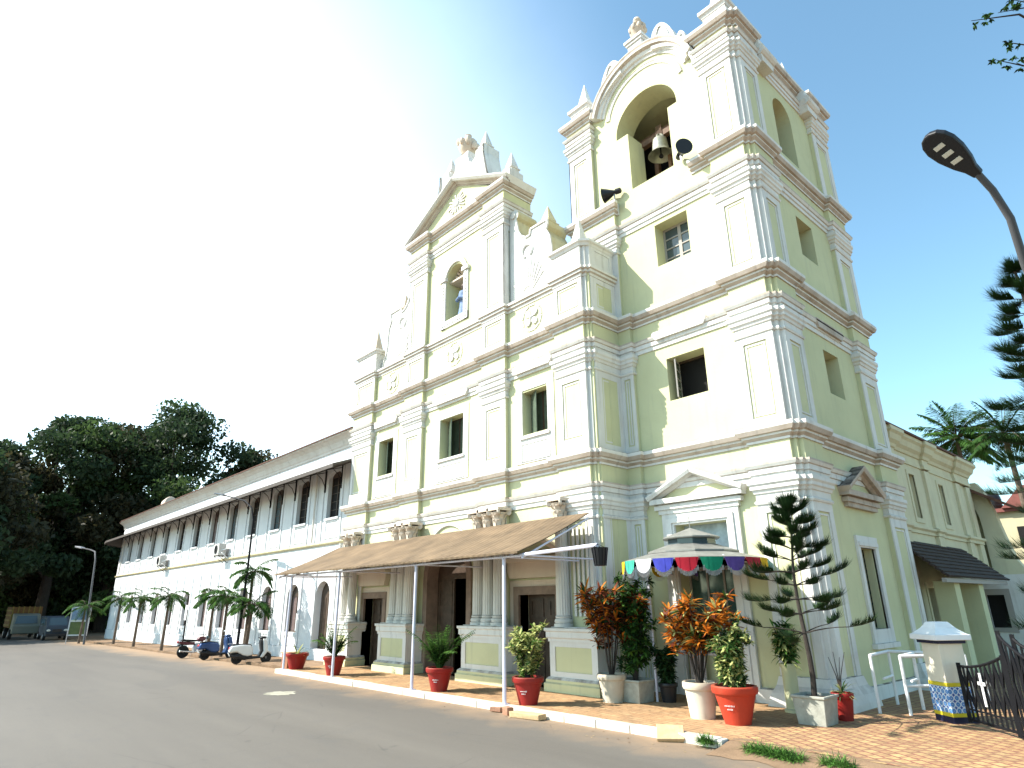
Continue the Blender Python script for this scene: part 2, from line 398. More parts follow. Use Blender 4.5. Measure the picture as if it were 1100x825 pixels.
def pavers(name, c1, c2, mortar, rot, sx_, bw=0.5, rh=0.25, dirt=(0.20, 0.13, 0.08), damt=0.6, ms=.012):
    m = bpy.data.materials.new(name); m.use_nodes = True; n = m.node_tree; L = n.links.new; b = n.nodes['Principled BSDF']
    b.inputs['Roughness'].default_value = 0.85; b.inputs['Specular IOR Level'].default_value = 0.2
    ge = n.nodes.new('ShaderNodeNewGeometry'); mp = n.nodes.new('ShaderNodeMapping'); mp.inputs['Rotation'].default_value = (0, 0, R(rot))
    L(ge.outputs['Position'], mp.inputs['Vector'])
    br = n.nodes.new('ShaderNodeTexBrick'); br.inputs['Scale'].default_value = sx_; br.inputs['Brick Width'].default_value = bw; br.inputs['Row Height'].default_value = rh
    br.inputs['Color1'].default_value = (*c1, 1); br.inputs['Color2'].default_value = (*c2, 1); br.inputs['Mortar'].default_value = (*mortar, 1)
    br.inputs['Mortar Size'].default_value = ms; br.inputs['Mortar Smooth'].default_value = 0.3; br.inputs['Bias'].default_value = 0.0
    L(mp.outputs[0], br.inputs['Vector'])
    no = n.nodes.new('ShaderNodeTexNoise'); no.inputs['Scale'].default_value = 1.4; no.inputs['Detail'].default_value = 7; no.inputs['Roughness'].default_value = 0.65
    L(ge.outputs['Position'], no.inputs['Vector'])
    mr_ = n.nodes.new('ShaderNodeMapRange'); mr_.inputs[1].default_value = 0.42; mr_.inputs[2].default_value = 0.72; mr_.inputs[4].default_value = damt
    L(no.outputs['Fac'], mr_.inputs[0])
    mx = n.nodes.new('ShaderNodeMix'); mx.data_type = 'RGBA'; mx.inputs['B'].default_value = (*dirt, 1)
    L(mr_.outputs[0], mx.inputs['Factor']); L(br.outputs['Color'], mx.inputs['A'])
    n3 = n.nodes.new('ShaderNodeTexNoise'); n3.inputs['Scale'].default_value = 9; n3.inputs['Detail'].default_value = 5; L(ge.outputs['Position'], n3.inputs['Vector'])
    m3 = n.nodes.new('ShaderNodeMapRange'); m3.inputs[1].default_value = 0.5; m3.inputs[2].default_value = 0.75; m3.inputs[4].default_value = 0.6; L(n3.outputs['Fac'], m3.inputs[0])
    mx3 = n.nodes.new('ShaderNodeMix'); mx3.data_type = 'RGBA'; mx3.inputs['B'].default_value = (*[q * .55 for q in dirt], 1); L(m3.outputs[0], mx3.inputs['Factor']); L(mx.outputs['Result'], mx3.inputs['A'])
    L(mx3.outputs['Result'], b.inputs['Base Color'])
    bp = n.nodes.new('ShaderNodeBump'); bp.inputs['Strength'].default_value = 0.5; bp.inputs['Distance'].default_value = 0.01; bp.invert = True
    L(br.outputs['Fac'], bp.inputs['Height']); L(bp.outputs['Normal'], b.inputs['Normal'])
    return m
EARTH = mat('dry_earth', (0.21, 0.135, 0.08), 0.95, var=0.35, vscale=1.2, bump=0.5, bscale=25)
ASPH = asphalt()
PAVE = pavers('tan_pavers', (0.46, 0.30, 0.155), (0.38, 0.22, 0.11), (0.17, 0.105, 0.06), 8, 1.6)
PAVE2 = pavers('yellow_red_pavers', (0.44, 0.30, 0.14), (0.33, 0.195, 0.10), (0.23, 0.10, 0.07), 33, 1.5, 0.34, 0.30, damt=0.5, ms=.035)
KERB = plaster('whitewashed_kerb', (0.72, 0.68, 0.60), streak=0.3, ledge=0.25, stain=0.6, stcol=(0.36, 0.25, 0.16))
GH = lambda x: gz(max(x, -85.0))
def strip(name, mt, y0, y1, z, xs, kind='structure', skirt=0.0):
    mb = MB(); n = len(xs)
    P = [(x, y0, z + GH(x)) for x in xs] + [(x, y1, z + GH(x)) for x in xs]
    F = [(i, i + 1, n + i + 1, n + i) for i in range(n - 1)]
    if skirt:
        P += [(x, y0, z + GH(x) - skirt) for x in xs]; F += [(2 * n + i, 2 * n + i + 1, i + 1, i) for i in range(n - 1)]
    mb.add(P, F); o = mb.build(name, mt); o['kind'] = kind; return o
XS = [-700, -85, -60, -40, -25, -13, 0, 15, 40, 700]
strip('ground', EARTH, -500, 700, -0.16, XS)
strip('road', ASPH, -17.5, -2.2, -0.12, [-140, -85, -60, -40, -25, -13, 0, 5.5, 20, 60])
strip('pavement', PAVE, -2.8, 1.7, 0.0, [-13.6, 0, 5.05])
strip('side_pavement', EARTH, -1.9, 0.9, -0.07, [-67, -60, -40, -25, -13.6], skirt=0.1)
# the gateway apron ramps down to the road
mb = MB(); mb.add([(5.05, -2.8, 0), (20, -2.8, 0), (20, 24, 0), (5.05, 24, 0)], [(0, 1, 2, 3)])
o = mb.build('apron', PAVE2); o['kind'] = 'structure'
mb = MB(); P = []; rq = random.Random(8); nn_ = 60
for i in range(nn_ + 1):
    x = 5.02 + 15 * i / nn_; P += [(x, -2.62 + rq.uniform(-.1, .1), .006), (x, -2.95 + rq.uniform(-.04, .04), -.01 + rq.uniform(-.012, .008)), (x, -3.2 + rq.uniform(-.05, .05), -.06 + rq.uniform(-.015, .015)), (x, -3.55 + rq.uniform(-.12, .12), -.113)]
mb.add(P, [(4 * i + k, 4 * i + 4 + k, 4 * i + 5 + k, 4 * i + 1 + k) for i in range(nn_) for k in range(3)])
o = mb.build('ramp', EARTH, smooth=True); o['kind'] = 'structure'
rng = random.Random(5)
mb = MB(); x = -13.6                        # kerb of separate stones, slightly out of line
while x < 5.0:
    ln = rng.uniform(0.85, 1.1); dy = rng.uniform(-0.012, 0.012); dz = rng.uniform(-0.008, 0.008)
    mb.box(x, min(x + ln, 5.0) - 0.012, -3.03 + dy, -2.79, -0.15, 0.022 + dz); x += ln
o = mb.build('kerb', KERB, bevel=0.018); o['kind'] = 'structure'
mb = MB()
for i in range(40):
    xa_ = -13.8 - i * 1.3; mb.box(xa_ - 1.28, xa_, -2.02, -1.9, -0.2 + gz(xa_), -0.05 + gz(xa_) + rng.uniform(-.02, .02))
o = mb.build('side_kerb', EARTH); o['kind'] = 'structure'

# ------------------------------------------------------------------ church
church = thing('church', 'pale yellow church with white mouldings, curved gable and square bell tower', 'church', (-4.5, 3, 0))
Z1, Z2, Z3, ZC, ZD = 6.46, 10.92, 12.5, 15.32, 19.85
main_path = [(-14.6, 1.0), (-14.6, 0), (-12.94, 0), (-12.94, .15), (-10.28, .15), (-10.28, 0), (-8.97, 0), (-8.97, .15), (-5.16, .15), (-5.16, 0),
             (-3.9, 0), (-3.9, .15), (-1.45, .15), (-1.45, 0), (-.22, 0), (-.22, .11), (-.11, .11), (-.11, .22), (0, .22), (0, 1.44)]
tower_path = [(.48, 1.44), (.48, 1.59), (3.95, 1.59), (3.95, 1.44), (5.0, 1.44), (5.0, 1.555), (5.115, 1.555), (5.115, 1.67), (5.23, 1.67),
              (5.23, 2.75), (5.08, 2.75), (5.08, 6.75), (5.23, 6.75), (5.23, 8.1), (4.4, 8.1)]
def entab(Z, h=1.35, s=1.0):
    # (out, z), material per segment: 0 white, 1 wall, 2 weathered
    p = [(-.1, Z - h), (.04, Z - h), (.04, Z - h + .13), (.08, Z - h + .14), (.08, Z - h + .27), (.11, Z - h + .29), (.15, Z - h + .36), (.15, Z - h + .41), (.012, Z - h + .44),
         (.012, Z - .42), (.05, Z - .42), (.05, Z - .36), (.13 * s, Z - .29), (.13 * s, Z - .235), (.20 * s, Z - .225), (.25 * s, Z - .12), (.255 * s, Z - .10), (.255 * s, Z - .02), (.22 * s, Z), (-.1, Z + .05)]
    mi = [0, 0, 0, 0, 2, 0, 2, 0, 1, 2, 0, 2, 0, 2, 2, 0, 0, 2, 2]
    return p, mi
def ent(path, Z, h=1.35, s=1.0, name='cornice'):
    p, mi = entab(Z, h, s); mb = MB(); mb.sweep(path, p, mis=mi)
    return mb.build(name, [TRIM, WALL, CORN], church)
ent(main_path[:-1] + [(0, 1.44)] + tower_path, Z1)
ent(main_path[:-1] + [(0, 1.44)] + tower_path, Z2)
ctow = [(-1.75, 3.2), (-1.75, 1.44), (.2, 1.44), (.2, 1.59)] + tower_path[2:]
capp = lambda zt: [(-.05, zt - .62), (.03, zt - .62), (.05, zt - .57), (.03, zt - .53), (.008, zt - .52), (.008, zt - .36), (.04, zt - .35), (.06, zt - .28), (.10, zt - .25), (.10, zt - .17), (.14, zt - .12), (.14, zt - .02), (-.05, zt)]
basep = lambda z0: [(-.05, z0), (.09, z0), (.09, z0 + .10), (.05, z0 + .13), (.07, z0 + .19), (.03, z0 + .24), (-.05, z0 + .26)]
def cap(path, zt, name='capital'):
    mb = MB(); mb.sweep(path, capp(zt)); return mb.build(name, TRIM, church)
def pil(a, b, n, z0, z1, dep=.15, mg=.24, base=True, inner=WALL, capz=None, par=None):
    """pilaster face between plan points a and b (outward to the right of a->b): wall-coloured field in a raised white border"""
    a, b = Vector((*a, 0)), Vector((*b, 0)); L = (b - a).length; U = (b - a).normalized(); N = Vector((U.y, -U.x, 0)); mb = MB()
    mb.prism(rect(.006, L - .006, z0, z1), a - N * dep, U, (0, 0, 1), N, -.02, dep - .035, mi=1)
    zb = z0 + (.42 if base else .2)
    mg = min(mg, L * .3)
    mb.panel(rect(0, L, z0, z1), [rect(mg, L - mg, zb, z1 - mg)], a, U, (0, 0, 1), N, .036, back=False)
    f = .045   # inner bead
    mb.panel(rect(mg + .05, L - mg - .05, zb + .05, z1 - mg - .05), [rect(mg + .05 + f, L - mg - .05 - f, zb + .05 + f, z1 - mg - .05 - f)], a - N * .018, U, (0, 0, 1), N, .02, back=False)
    return mb.build('pilaster', [TRIM, inner], par or church)
def notch(path, z0, z1):    # stepped corner strips
    mb = MB(); mb.sweep(path, [(.004, z0), (.004, z1)], caps=False)
    return mb.build('corner_strip', TRIM, church)
# --- storey walls of the main block
W1 = rect(-12.39, -11.24, 7.5, 9.06); W2 = rect(-7.85, -6.41, 7.48, 9.02); W3 = rect(-3.16, -2.02, 7.5, 8.98)
D1 = rect(-12.75, -11.3, .0, 2.5); D2 = archo(-8.35, -5.95, 0.0, 3.1); D3 = rect(-3.42, -1.85, .0, 2.5)
NI = archo(-7.70, -6.52, 13.25, 15.05, 14)
mb = MB()
mb.panel(rect(-14.5, -.02, -.1, 12.55), [D1, D2, D3, W1, W2, W3], (0, .15, 0), FX, FZ, FN, .7)
mb.box(-14.5, -14.0, .85, 4, -.1, 12.55); mb.box(-.5, -.012, .85, 1.44, -.1, 12.55); mb.box(-14.5, -.02, .85, 1.4, 12.3, 12.6)
mb.panel(rect(-10.2, -4.0, 12.5, 16.9), [NI], (0, .15, 0), FX, FZ, FN, .75)
mb.box(-10.2, -4.0, .9, 1.5, 12.5, 17.0)
mb.build('facade_wall', WALL, church)
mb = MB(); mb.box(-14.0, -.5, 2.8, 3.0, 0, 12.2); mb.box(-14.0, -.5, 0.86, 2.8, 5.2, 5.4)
mb.build('inner_backing', DARK, church)  # near-black backing, the church's unlit interior put into its colour
mb = MB(); mb.box(-13.8, -1.9, 3.0, 32, 0, 9.0); mb.prism([(-14.4, 8.9), (-1.3, 8.9), (-7.85, 12.0)], (0, 3, 0), FX, FZ, (0, 1, 0), 0, 29)
mb.build('nave', WALL, church)
# pilasters of the main block
ca = Z1 - 1.35
for (a, b) in [((-14.6, 0), (-12.94, 0)), ((-10.28, 0), (-8.97, 0)), ((-5.16, 0), (-3.9, 0)), ((-1.45, 0), (-.22, 0))]:
    pil(a, b, 0, 0.0, ca, mg=.2)
    pil(a, b, 0, Z1 + .04, Z2 - 1.95)
    pil(a, b, 0, Z2 + .04, Z3 - .3, base=False, mg=.16)
pil((-14.6, 1.0), (-14.6, 0), 0, 0, 12.2); 
for (z0, z1) in [(0, ca), (Z1 + .04, Z2 - 1.95), (Z2 + .04, Z3 - .3), (Z3, 13.4)]:
    notch([(-.22, 0), (-.22, .11), (-.11, .11), (-.11, .22), (0, .22), (0, .30)], z0, z1)
    pil((0, .30), (0, 1.44), 0, z0, z1, base=(z1 - z0 > 3), mg=.2)
for i in range(3):
    seg = [main_path[1 + 4 * i + 0] if i == 0 else main_path[5 + 4 * (i - 1)]]
for q in ([(-14.6, 1.0), (-14.6, 0), (-12.94, 0), (-12.94, .15)], [(-10.28, .15), (-10.28, 0), (-8.97, 0), (-8.97, .15)], [(-5.16, .15), (-5.16, 0), (-3.9, 0), (-3.9, .15)],
          [(-1.45, .15)] + main_path[13:19] + [(0, 1.44), (.48, 1.44), (.48, 1.59)]):
    cap(q, Z2 - 1.33)
q = main_path[13:19] + [(0, 1.44), (.48, 1.44), (.48, 1.59)]
cap([(-1.45, .15)] + q, ca + .02)
# parapet cornice over the second storey
par_path = main_path[:19] + [(0, 1.44)]
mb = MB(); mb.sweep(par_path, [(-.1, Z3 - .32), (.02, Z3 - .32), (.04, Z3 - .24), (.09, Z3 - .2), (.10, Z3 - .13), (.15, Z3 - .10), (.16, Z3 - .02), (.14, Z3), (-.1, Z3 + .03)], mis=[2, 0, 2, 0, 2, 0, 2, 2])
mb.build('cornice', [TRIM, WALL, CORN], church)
# attic blocks at the two ends
for (x0, x1, z1) in ((-14.6, -12.94, 13.6), (-1.45, -.22, 13.5)):
    mb = MB(); mb.prism([(x0, 0), (x1, 0), (x1, .12), (x1 + .2 if x1 > -1 else x1, .22), (x1 + .2 if x1 > -1 else x1, 1.43), (x0, 1.43)], (0, 0, Z3 + .02), (1, 0, 0), (0, 1, 0), (0, 0, 1), 0, z1 - Z3)
    mb.sweep([(x0, 1.43), (x0, 0), (x1, 0), (x1 + .2 if x1 > -1 else x1, .2), (x1 + .2 if x1 > -1 else x1, 1.43)], [(-.1, z1 - .2), (.03, z1 - .2), (.06, z1 - .12), (.12, z1 - .08), (.12, z1), (-.1, z1 + .03)])
    mb.panel(rect(x0 + .2, x1 - .2, Z3 + .25, z1 - .35), [rect(x0 + .25, x1 - .25, Z3 + .3, z1 - .4)], (0, -.012, 0), FX, FZ, FN, .02)
    mb.build('attic_block', TRIM, church)
# window surrounds of the second storey
def hood(xc, hw, z, y, par=None, frame=FX, nrm=FN, o=None):
    o = o or (0, y, 0); mb = MB()
    mb.prism([(xc - hw + .12, z - .2), (xc + hw - .12, z - .2), (xc + hw, z - .02), (xc + hw - .05, z + .06), (xc - hw + .05, z + .06), (xc - hw, z - .02)], o, frame, FZ, nrm, -.02, .16)
    mb.prism(rect(xc - hw + .2, xc + hw - .2, z - .3, z - .2), o, frame, FZ, nrm, -.02, .07)
    return mb.build('window_hood', TRIM, church)
def win_panel(x0, x1, z0, zb, y):
    mb = MB()
    mb.panel(rect(x0 - .32, x1 + .32, zb, 9.35), [rect(x0 - .02, x1 + .02, z0 - .02, 9.04)], (0, y - .03, 0), FX, FZ, FN, .05)
    mb.prism(rect(x0 - .12, x1 + .12, z0 - .14, z0 - .05), (0, y - .03, 0), FX, FZ, FN, 0, .06)
    mb.panel(rect(x0 - .1, x1 + .1, zb + .05, z0 - .25), [rect(x0 - .03, x1 + .03, zb + .05, z0 - .32)], (0, y - .03, 0), FX, FZ, FN, -.02)
    return mb.build('window_surround', TRIM, church)
def shut_window(x0, x1, z0, z1, y, leaf=0.0, mats=(GREENG, DARK), name='window'):
    mb = MB(); t = .05
    mb.panel(rect(x0, x1, z0, z1), [rect(x0 + t, (x0 + x1) / 2 - t / 2, z0 + t, z1 - t), rect((x0 + x1) / 2 + t / 2, x1 - t, z0 + t, z1 - t)], (0, y, 0), FX, FZ, FN, .06)
    o = mb.build(name, WINW if name == 'casement' else DOORW, church)
    p = MB(); p.box(x0 + t, x1 - t, y + .03, y + .04, z0 + t, z1 - t); p.build('pane', mats[0], o)
    if leaf:
        lf = MB(); hgt = z1 - z0; L = (x1 - x0) / 2; dx, dy = L * math.cos(leaf), L * math.sin(leaf)
        lf.obox(((x0 + t) + dx / 2, y - dy / 2 - .02, (z0 + z1) / 2), (dx / 2, -dy / 2, 0), (.012 * math.sin(leaf), .012 * math.cos(leaf), 0), (0, 0, hgt / 2 - .04))
        lf.build('shutter', GREENG, o)
    return o
for (x0, x1) in ((-12.39, -11.24), (-7.85, -6.41), (-3.16, -2.02)):
    hood((x0 + x1) / 2, (x1 - x0) / 2 + .38, 9.86, .15); win_panel(x0, x1, 7.49, 6.55, .15)
    shut_window(x0, x1, 7.49, 9.03, .52, leaf=R(28))
# rosettes on the parapet
def rosette(xc, zc, y):
    mb = MB()
    for k in range(4):
        a = R(45 + 90 * k); c, s_ = math.cos(a), math.sin(a)
        pts = [(xc + c * r_ - s_ * w_, zc + s_ * r_ + c * w_) for r_, w_ in ((.06, .02), (.14, .10), (.27, .12), (.36, .05), (.36, -.05), (.27, -.12), (.14, -.10), (.06, -.02))]
        mb.prism(pts, (0, y, 0), FX, FZ, FN, -.02, .05)
    for k in range(10):
        a = R(36 * k); b_ = a + R(30)
        mb.prism([(xc + .44 * math.cos(a), zc + .46 * math.sin(a)), (xc + .44 * math.cos(b_), zc + .46 * math.sin(b_)), (xc + .50 * math.cos(b_), zc + .52 * math.sin(b_)), (xc + .50 * math.cos(a), zc + .52 * math.sin(a))], (0, y, 0), FX, FZ, FN, -.02, .025)
    mb.ball((xc, y - .03, zc), .07); return mb.build('rosette', TRIM, church)
for xc in (-11.6, -7.05, -2.65): rosette(xc, 11.62, .15)

# --- ground floor: pedestals, columns, doors
def pedestal(x0, x1, yf):
    mb = MB(); pa = [(x0, .2), (x0, yf), (x1, yf), (x1, .2)]
    mb.prism([(x0, .16), (x0, yf + .03), (x1, yf + .03), (x1, .16)], (0, 0, 0), (1, 0, 0), (0, 1, 0), (0, 0, 1), .3, 1.5)
    mb.sweep(pa, [(-.1, -.02), (.13, -.02), (.13, .20), (.09, .24), (.09, .30), (.03, .36), (-.1, .37)], mis=[1, 1, 1, 1, 0, 0])
    mb.sweep(pa, [(-.1, 1.24), (.03, 1.25), (.03, 1.32), (.07, 1.36), (.07, 1.50), (.11, 1.53), (.11, 1.60), (-.1, 1.62)])
    L = x1 - x0
    mb.panel(rect(x0, x1, .36, 1.25), [rect(x0 + .2, x1 - .2, .5, 1.12)], (0, yf, 0), FX, FZ, FN, .035, back=False)
    mb.prism(rect(x0 + .2, x1 - .2, .5, 1.12), (0, yf + .028, 0), FX, FZ, FN, 0, .003, mi=1)
    mb.panel(rect(x0 + .26, x1 - .26, .56, 1.06), [rect(x0 + .34, x1 - .34, .64, .98)], (0, yf + .026, 0), FX, FZ, FN, .02, back=False)
    mb.box(x0 + .05, x1 - .05, yf + .02, .15, 1.55, 1.63)
    return mb.build('pedestal', [TRIM, WALL], church)
PEDS = [(-14.25, -12.75, -.55), (-10.35, -8.5, -.62), (-5.5, -3.5, -.5), (-1.72, -.0, -.34)]
for p in PEDS: pedestal(*p)
def column(x, y, r=.2, z0=1.62, z1=4.52):
    mb = MB()
    n = 32
    mb.lathe([(r * 1.35, z0), (r * 1.35, z0 + .09), (r * 1.18, z0 + .1), (r * 1.3, z0 + .15), (r * 1.18, z0 + .21), (r * 1.05, z0 + .23), (r * 1.15, z0 + .27), (r, z0 + .31)], (x, y, 0), n)
    b = len(mb.v)
    for (rr, z) in ((r, z0 + .31), (r * .97, z0 + 1.4), (r * .86, z1)):
        for j in range(n):
            a = 2 * math.pi * j / n; q = rr * (1.0 if j % 2 else .91); mb.v.append((x + q * math.cos(a), y + q * math.sin(a), z))
    for i in range(2):
        for j in range(n):
            mb.f.append([b + i * n + j, b + i * n + (j + 1) % n, b + (i + 1) * n + (j + 1) % n, b + (i + 1) * n + j]); mb.m.append(0)
    o = mb.build('column', TRIM, church)
    c = MB(); c.lathe([(r * .9, z1 - .02), (r * 1.02, z1), (r * 1.02, z1 + .05), (r * .86, z1 + .07), (r * .92, z1 + .22), (r * 1.1, z1 + .4), (r * 1.4, z1 + .5), (r * 1.1, z1 + .52)], (x, y, 0), 16)
    for tier, (k, zz, hh, ro, off) in enumerate(((8, z1 + .07, .22, 1.22, 0), (8, z1 + .2, .26, 1.45, .39))):
        for j in range(k):
            a = 2 * math.pi * j / k + off; ca_, sa_ = math.cos(a), math.sin(a); ta = (-sa_, ca_)
            P = []
            for (rr, z, wd) in ((.93, 0, .30), (1.02, .5, .34), (ro, .92, .26), (ro * 1.08, .85, .1)):
                for sgn in (-1, 1): P.append((x + r * (rr * ca_ + sgn * wd * ta[0]), y + r * (rr * sa_ + sgn * wd * ta[1]), zz + z * hh))
            c.add(P, [(0, 1, 3, 2), (2, 3, 5, 4), (4, 5, 7, 6)])
    for j in range(4):
        a = R(45 + 90 * j); c.lathe([(.0, -.05), (.085, -.05), (.1, 0), (.085, .05), (0, .05)], (x + r * 1.55 * math.cos(a), y + r * 1.55 * math.sin(a), z1 + .5), 10, axis=(-math.sin(a), math.cos(a), 0))
    c.box(x - r * 1.45, x + r * 1.45, y - r * 1.45, y + r * 1.45, z1 + .56, z1 + .65)
    c.build('capital', CAPM, o); return o
for x in (-13.9, -13.25): column(x, -.22, .18)
for x in (-9.85, -9.38, -8.9): column(x, -.3, .2)
for x in (-4.95, -4.45, -3.95): column(x, -.25, .2)
for x in (-1.35,): column(x, -.13, .2)
mb = MB()        # fluting on the broad pilaster by the corner
for k in range(5): mb.prism(rect(-1.02 + .17 * k, -.94 + .17 * k, 1.9, 4.3), (0, -.002, 0), FX, FZ, FN, 0, .028)
mb.build('fluting', TRIM, church)
def doorway(x0, x1, zt, ped, main=False):
    xc = (x0 + x1) / 2; mb = MB()
    mb.panel(rect(x0 - .22, x1 + .22, 0, zt + .24), [rect(x0, x1, -.01, zt)], (0, .06, 0), FX, FZ, FN, .43)
    f = mb.build('door_frame', FRAMEB, church)
    t = MB()
    t.panel(rect(x0 - .42, x1 + .42, 0, zt + .42), [rect(x0 - .22, x1 + .22, -.01, zt + .24)], (0, .1, 0), FX, FZ, FN, .1)
    t.prism([(x0 - .25, zt + .48), (x1 + .25, zt + .48), (x1 + .36, zt + .75), (x1 + .36, zt + .95), (x0 - .36, zt + .95), (x0 - .36, zt + .75)], (0, .14, 0), FX, FZ, FN, 0, .22)
    t.prism(rect(x0 - .45, x1 + .45, zt + .95, zt + 1.08), (0, .14, 0), FX, FZ, FN, 0, .34)
    z = zt + 1.08
    t.sweep([(x0 - .5, z), (xc, z + .62), (x1 + .5, z)], [(.0, 0), (.0, .30), (-.1, .34), (-.14, .34), (-.14, 0)], (0, .14, 0), FX, FZ, FN)
    t.prism([(x0 - .4, z), (x1 + .4, z), (xc, z + .55)], (0, .14, 0), FX, FZ, FN, 0, .04, mi=1)
    t.build('door_pediment', [CAPM, WALL], church)
    d = MB(); d.box(x0, x1, .5, .56, 0, zt)
    n = 2
    for i in range(n):
        a = x0 + (x1 - x0) * i / n + .05; b = x0 + (x1 - x0) * (i + 1) / n - .05
        for (za, zb) in ((.15, .8), (.95, 1.7), (1.85, zt - .12)):
            d.panel(rect(a + .06, b - .06, za, zb), [rect(a + .13, b - .13, za + .07, zb - .07)], (0, .475, 0), FX, FZ, FN, .03)
    d.build('door', DOORW, church)
doorway(-12.75, -11.3, 2.5, True); doorway(-3.42, -1.85, 2.5, True)
mb = MB(); mb.panel(archo(-8.55, -5.75, 0, 3.1, 16), [archo(-8.3, -6.0, -.01, 3.1, 16)], (0, .06, 0), FX, FZ, FN, .5)
mb.build('door_frame', FRAMEB, church)
mb = MB(); mb.sweep(arc(-7.15, 3.62, 1.3, 0, 180, 20)[::-1], [(0, -.02), (.0, .05), (-.03, .07), (-.07, .05), (-.07, -.02)], (0, .15, 0), FX, FZ, FN); mb.build('door_arch_moulding', TRIM, church)
mb = MB(); mb.box(-8.3, -7.3, .55, .62, 0, 3.1)
for z in (.2, 1.15, 2.1): mb.panel(rect(-8.2, -7.4, z, z + .95), [rect(-8.1, -7.5, z + .1, z + .85)], (0, .53, 0), FX, FZ, FN, .03)
mb.prism(archo(-8.3, -6.0, 3.1, 3.11, 16), (0, .6, 0), FX, FZ, FN, 0, .05)
mb.build('door', DOORW, church)
# ------------------------------------------------------------------ gable of the church
GX0, GX1 = -10.28, -3.93
gp = [(GX0, 1.45), (GX0, 0), (-8.97, 0), (-8.97, .15), (-5.16, .15), (-5.16, 0), (GX1, 0), (GX1, 1.45)]
for (a, b) in (((GX0, 0), (-8.97, 0)), ((-5.16, 0), (GX1, 0))): pil(a, b, 0, Z3 + .04, 16.0, base=False)
for (a, b) in (((GX0, 1.45), (GX0, 0)), ((GX1, 0), (GX1, 1.45))): pil(a, b, 0, Z3 + .04, 16.0, base=False)
cap(gp[:4], 16.62); cap(gp[4:], 16.62)
ent(gp, 17.9, h=1.3)
def pinnacle(x, y, z, h=.95, wd=.17, ped=.3, mt=None):
    mb = MB(); q = R(45); s2 = 2 ** .5
    mb.lathe([(wd * 1.25 * s2, z), (wd * 1.25 * s2, z + ped * .7), (wd * 1.5 * s2, z + ped * .8), (wd * 1.5 * s2, z + ped), (wd * s2, z + ped + .02), (wd * 1.12 * s2, z + ped + .12), (.012, z + ped + h)], (x, y, 0), 4, phase=q)
    return mb.build('pinnacle', mt or TRIM, church)
mb = MB()
mb.prism([(GX0 + .1, 17.85), (GX1 - .1, 17.85), (-7.1, 19.55)], (0, .15, 0), FX, FZ, FN, -1.3, .0)
mb.build('tympanum', WALL, church)
mb = MB()
mb.sweep([(GX0 - .32, 17.88), (-7.1, 19.62), (GX1 + .32, 17.88)], [(.12, -1.3), (.12, .04), (.05, .06), (.05, .14), (-.02, .2), (-.02, .30), (-.10, .38), (-.15, .38), (-.17, -1.3)], (0, .15, 0), FX, FZ, FN, mis=[0, 2, 0, 2, 0, 0, 0, 2])
mb.build('raking_cornice', [TRIM, WALL, CORN], church)
mb = MB()      # sunburst relief in the pediment
for k in range(16):
    a = R(11.25 + 22.5 * k); ra, rb = .22, .52 if k % 2 else .62
    mb.bar((-7.1 + ra * math.cos(a), .13, 18.6 + ra * math.sin(a) * .85), (-7.1 + rb * math.cos(a), .13, 18.6 + rb * math.sin(a) * .8), .06, .05, up=(0, 1, 0))
mb.ball((-7.1, .12, 18.6), (.18, .08, .18)); mb.build('sunburst', TRIM, church)
# curved crowning piece with its small pinnacles
half = [(3.15, 17.95), (3.15, 18.75), (2.62, 18.75), (2.60, 18.62), (2.2, 18.62), (1.95, 18.85), (1.75, 19.3), (1.62, 19.9), (1.5, 20.5), (1.5, 20.9), (.98, 20.9), (.95, 20.6), (.72, 20.45), (.52, 20.6), (.42, 20.95), (.45, 21.25)]
poly = [(-7.1 + a, b) for a, b in half] + [(-7.1 - a, b) for a, b in half[::-1]]
mb = MB(); mb.prism(poly, (0, .35, 0), FX, FZ, (0, 1, 0), 0, .75)
for sgn in (-1, 1):      # raised coping along the scroll
    pth = [(-7.1 + sgn * a, b) for a, b in half[3:10]]
    if sgn > 0: pth = pth[::-1]
    mb.sweep(pth, [(.0, -.06), (-.0, .82), (-.1, .82), (-.1, -.06)] if sgn > 0 else [(.0, -.06), (.0, .82), (-.1, .82), (-.1, -.06)], (0, .35, 0), FX, FZ, (0, 1, 0))
    mb.lathe([(0, 0), (.17, 0), (.17, .84), (0, .84)], (-7.1 + sgn * 2.3, .31, 18.72), 14, axis=(0, 1, 0))
mb.build('crowning_scroll', STAIN if False else TRIM, church)
for dx, z in ((-2.88, 18.75), (2.88, 18.75), (-1.24, 20.9), (1.24, 20.9)): pinnacle(-7.1 + dx, .72, z, .85, .17, .22)
mb = MB(); mb.lathe([(.3, 21.2), (.38, 21.3), (.2, 21.42), (.34, 21.6), (.46, 21.85), (.42, 22.1), (.25, 22.2), (.1, 22.35), (.16, 22.5), (.0, 22.62)], (-7.1, .7, 0), 12)
rr = random.Random(3)
for k in range(9):
    a = 2 * math.pi * k / 9; mb.ball((-7.1 + .42 * math.cos(a), .7 + .42 * math.sin(a), 21.7 + rr.uniform(-.1, .45)), (.14, .14, rr.uniform(.16, .26)), 8, k=5)
mb.build('finial', CAPM, church, smooth=True)
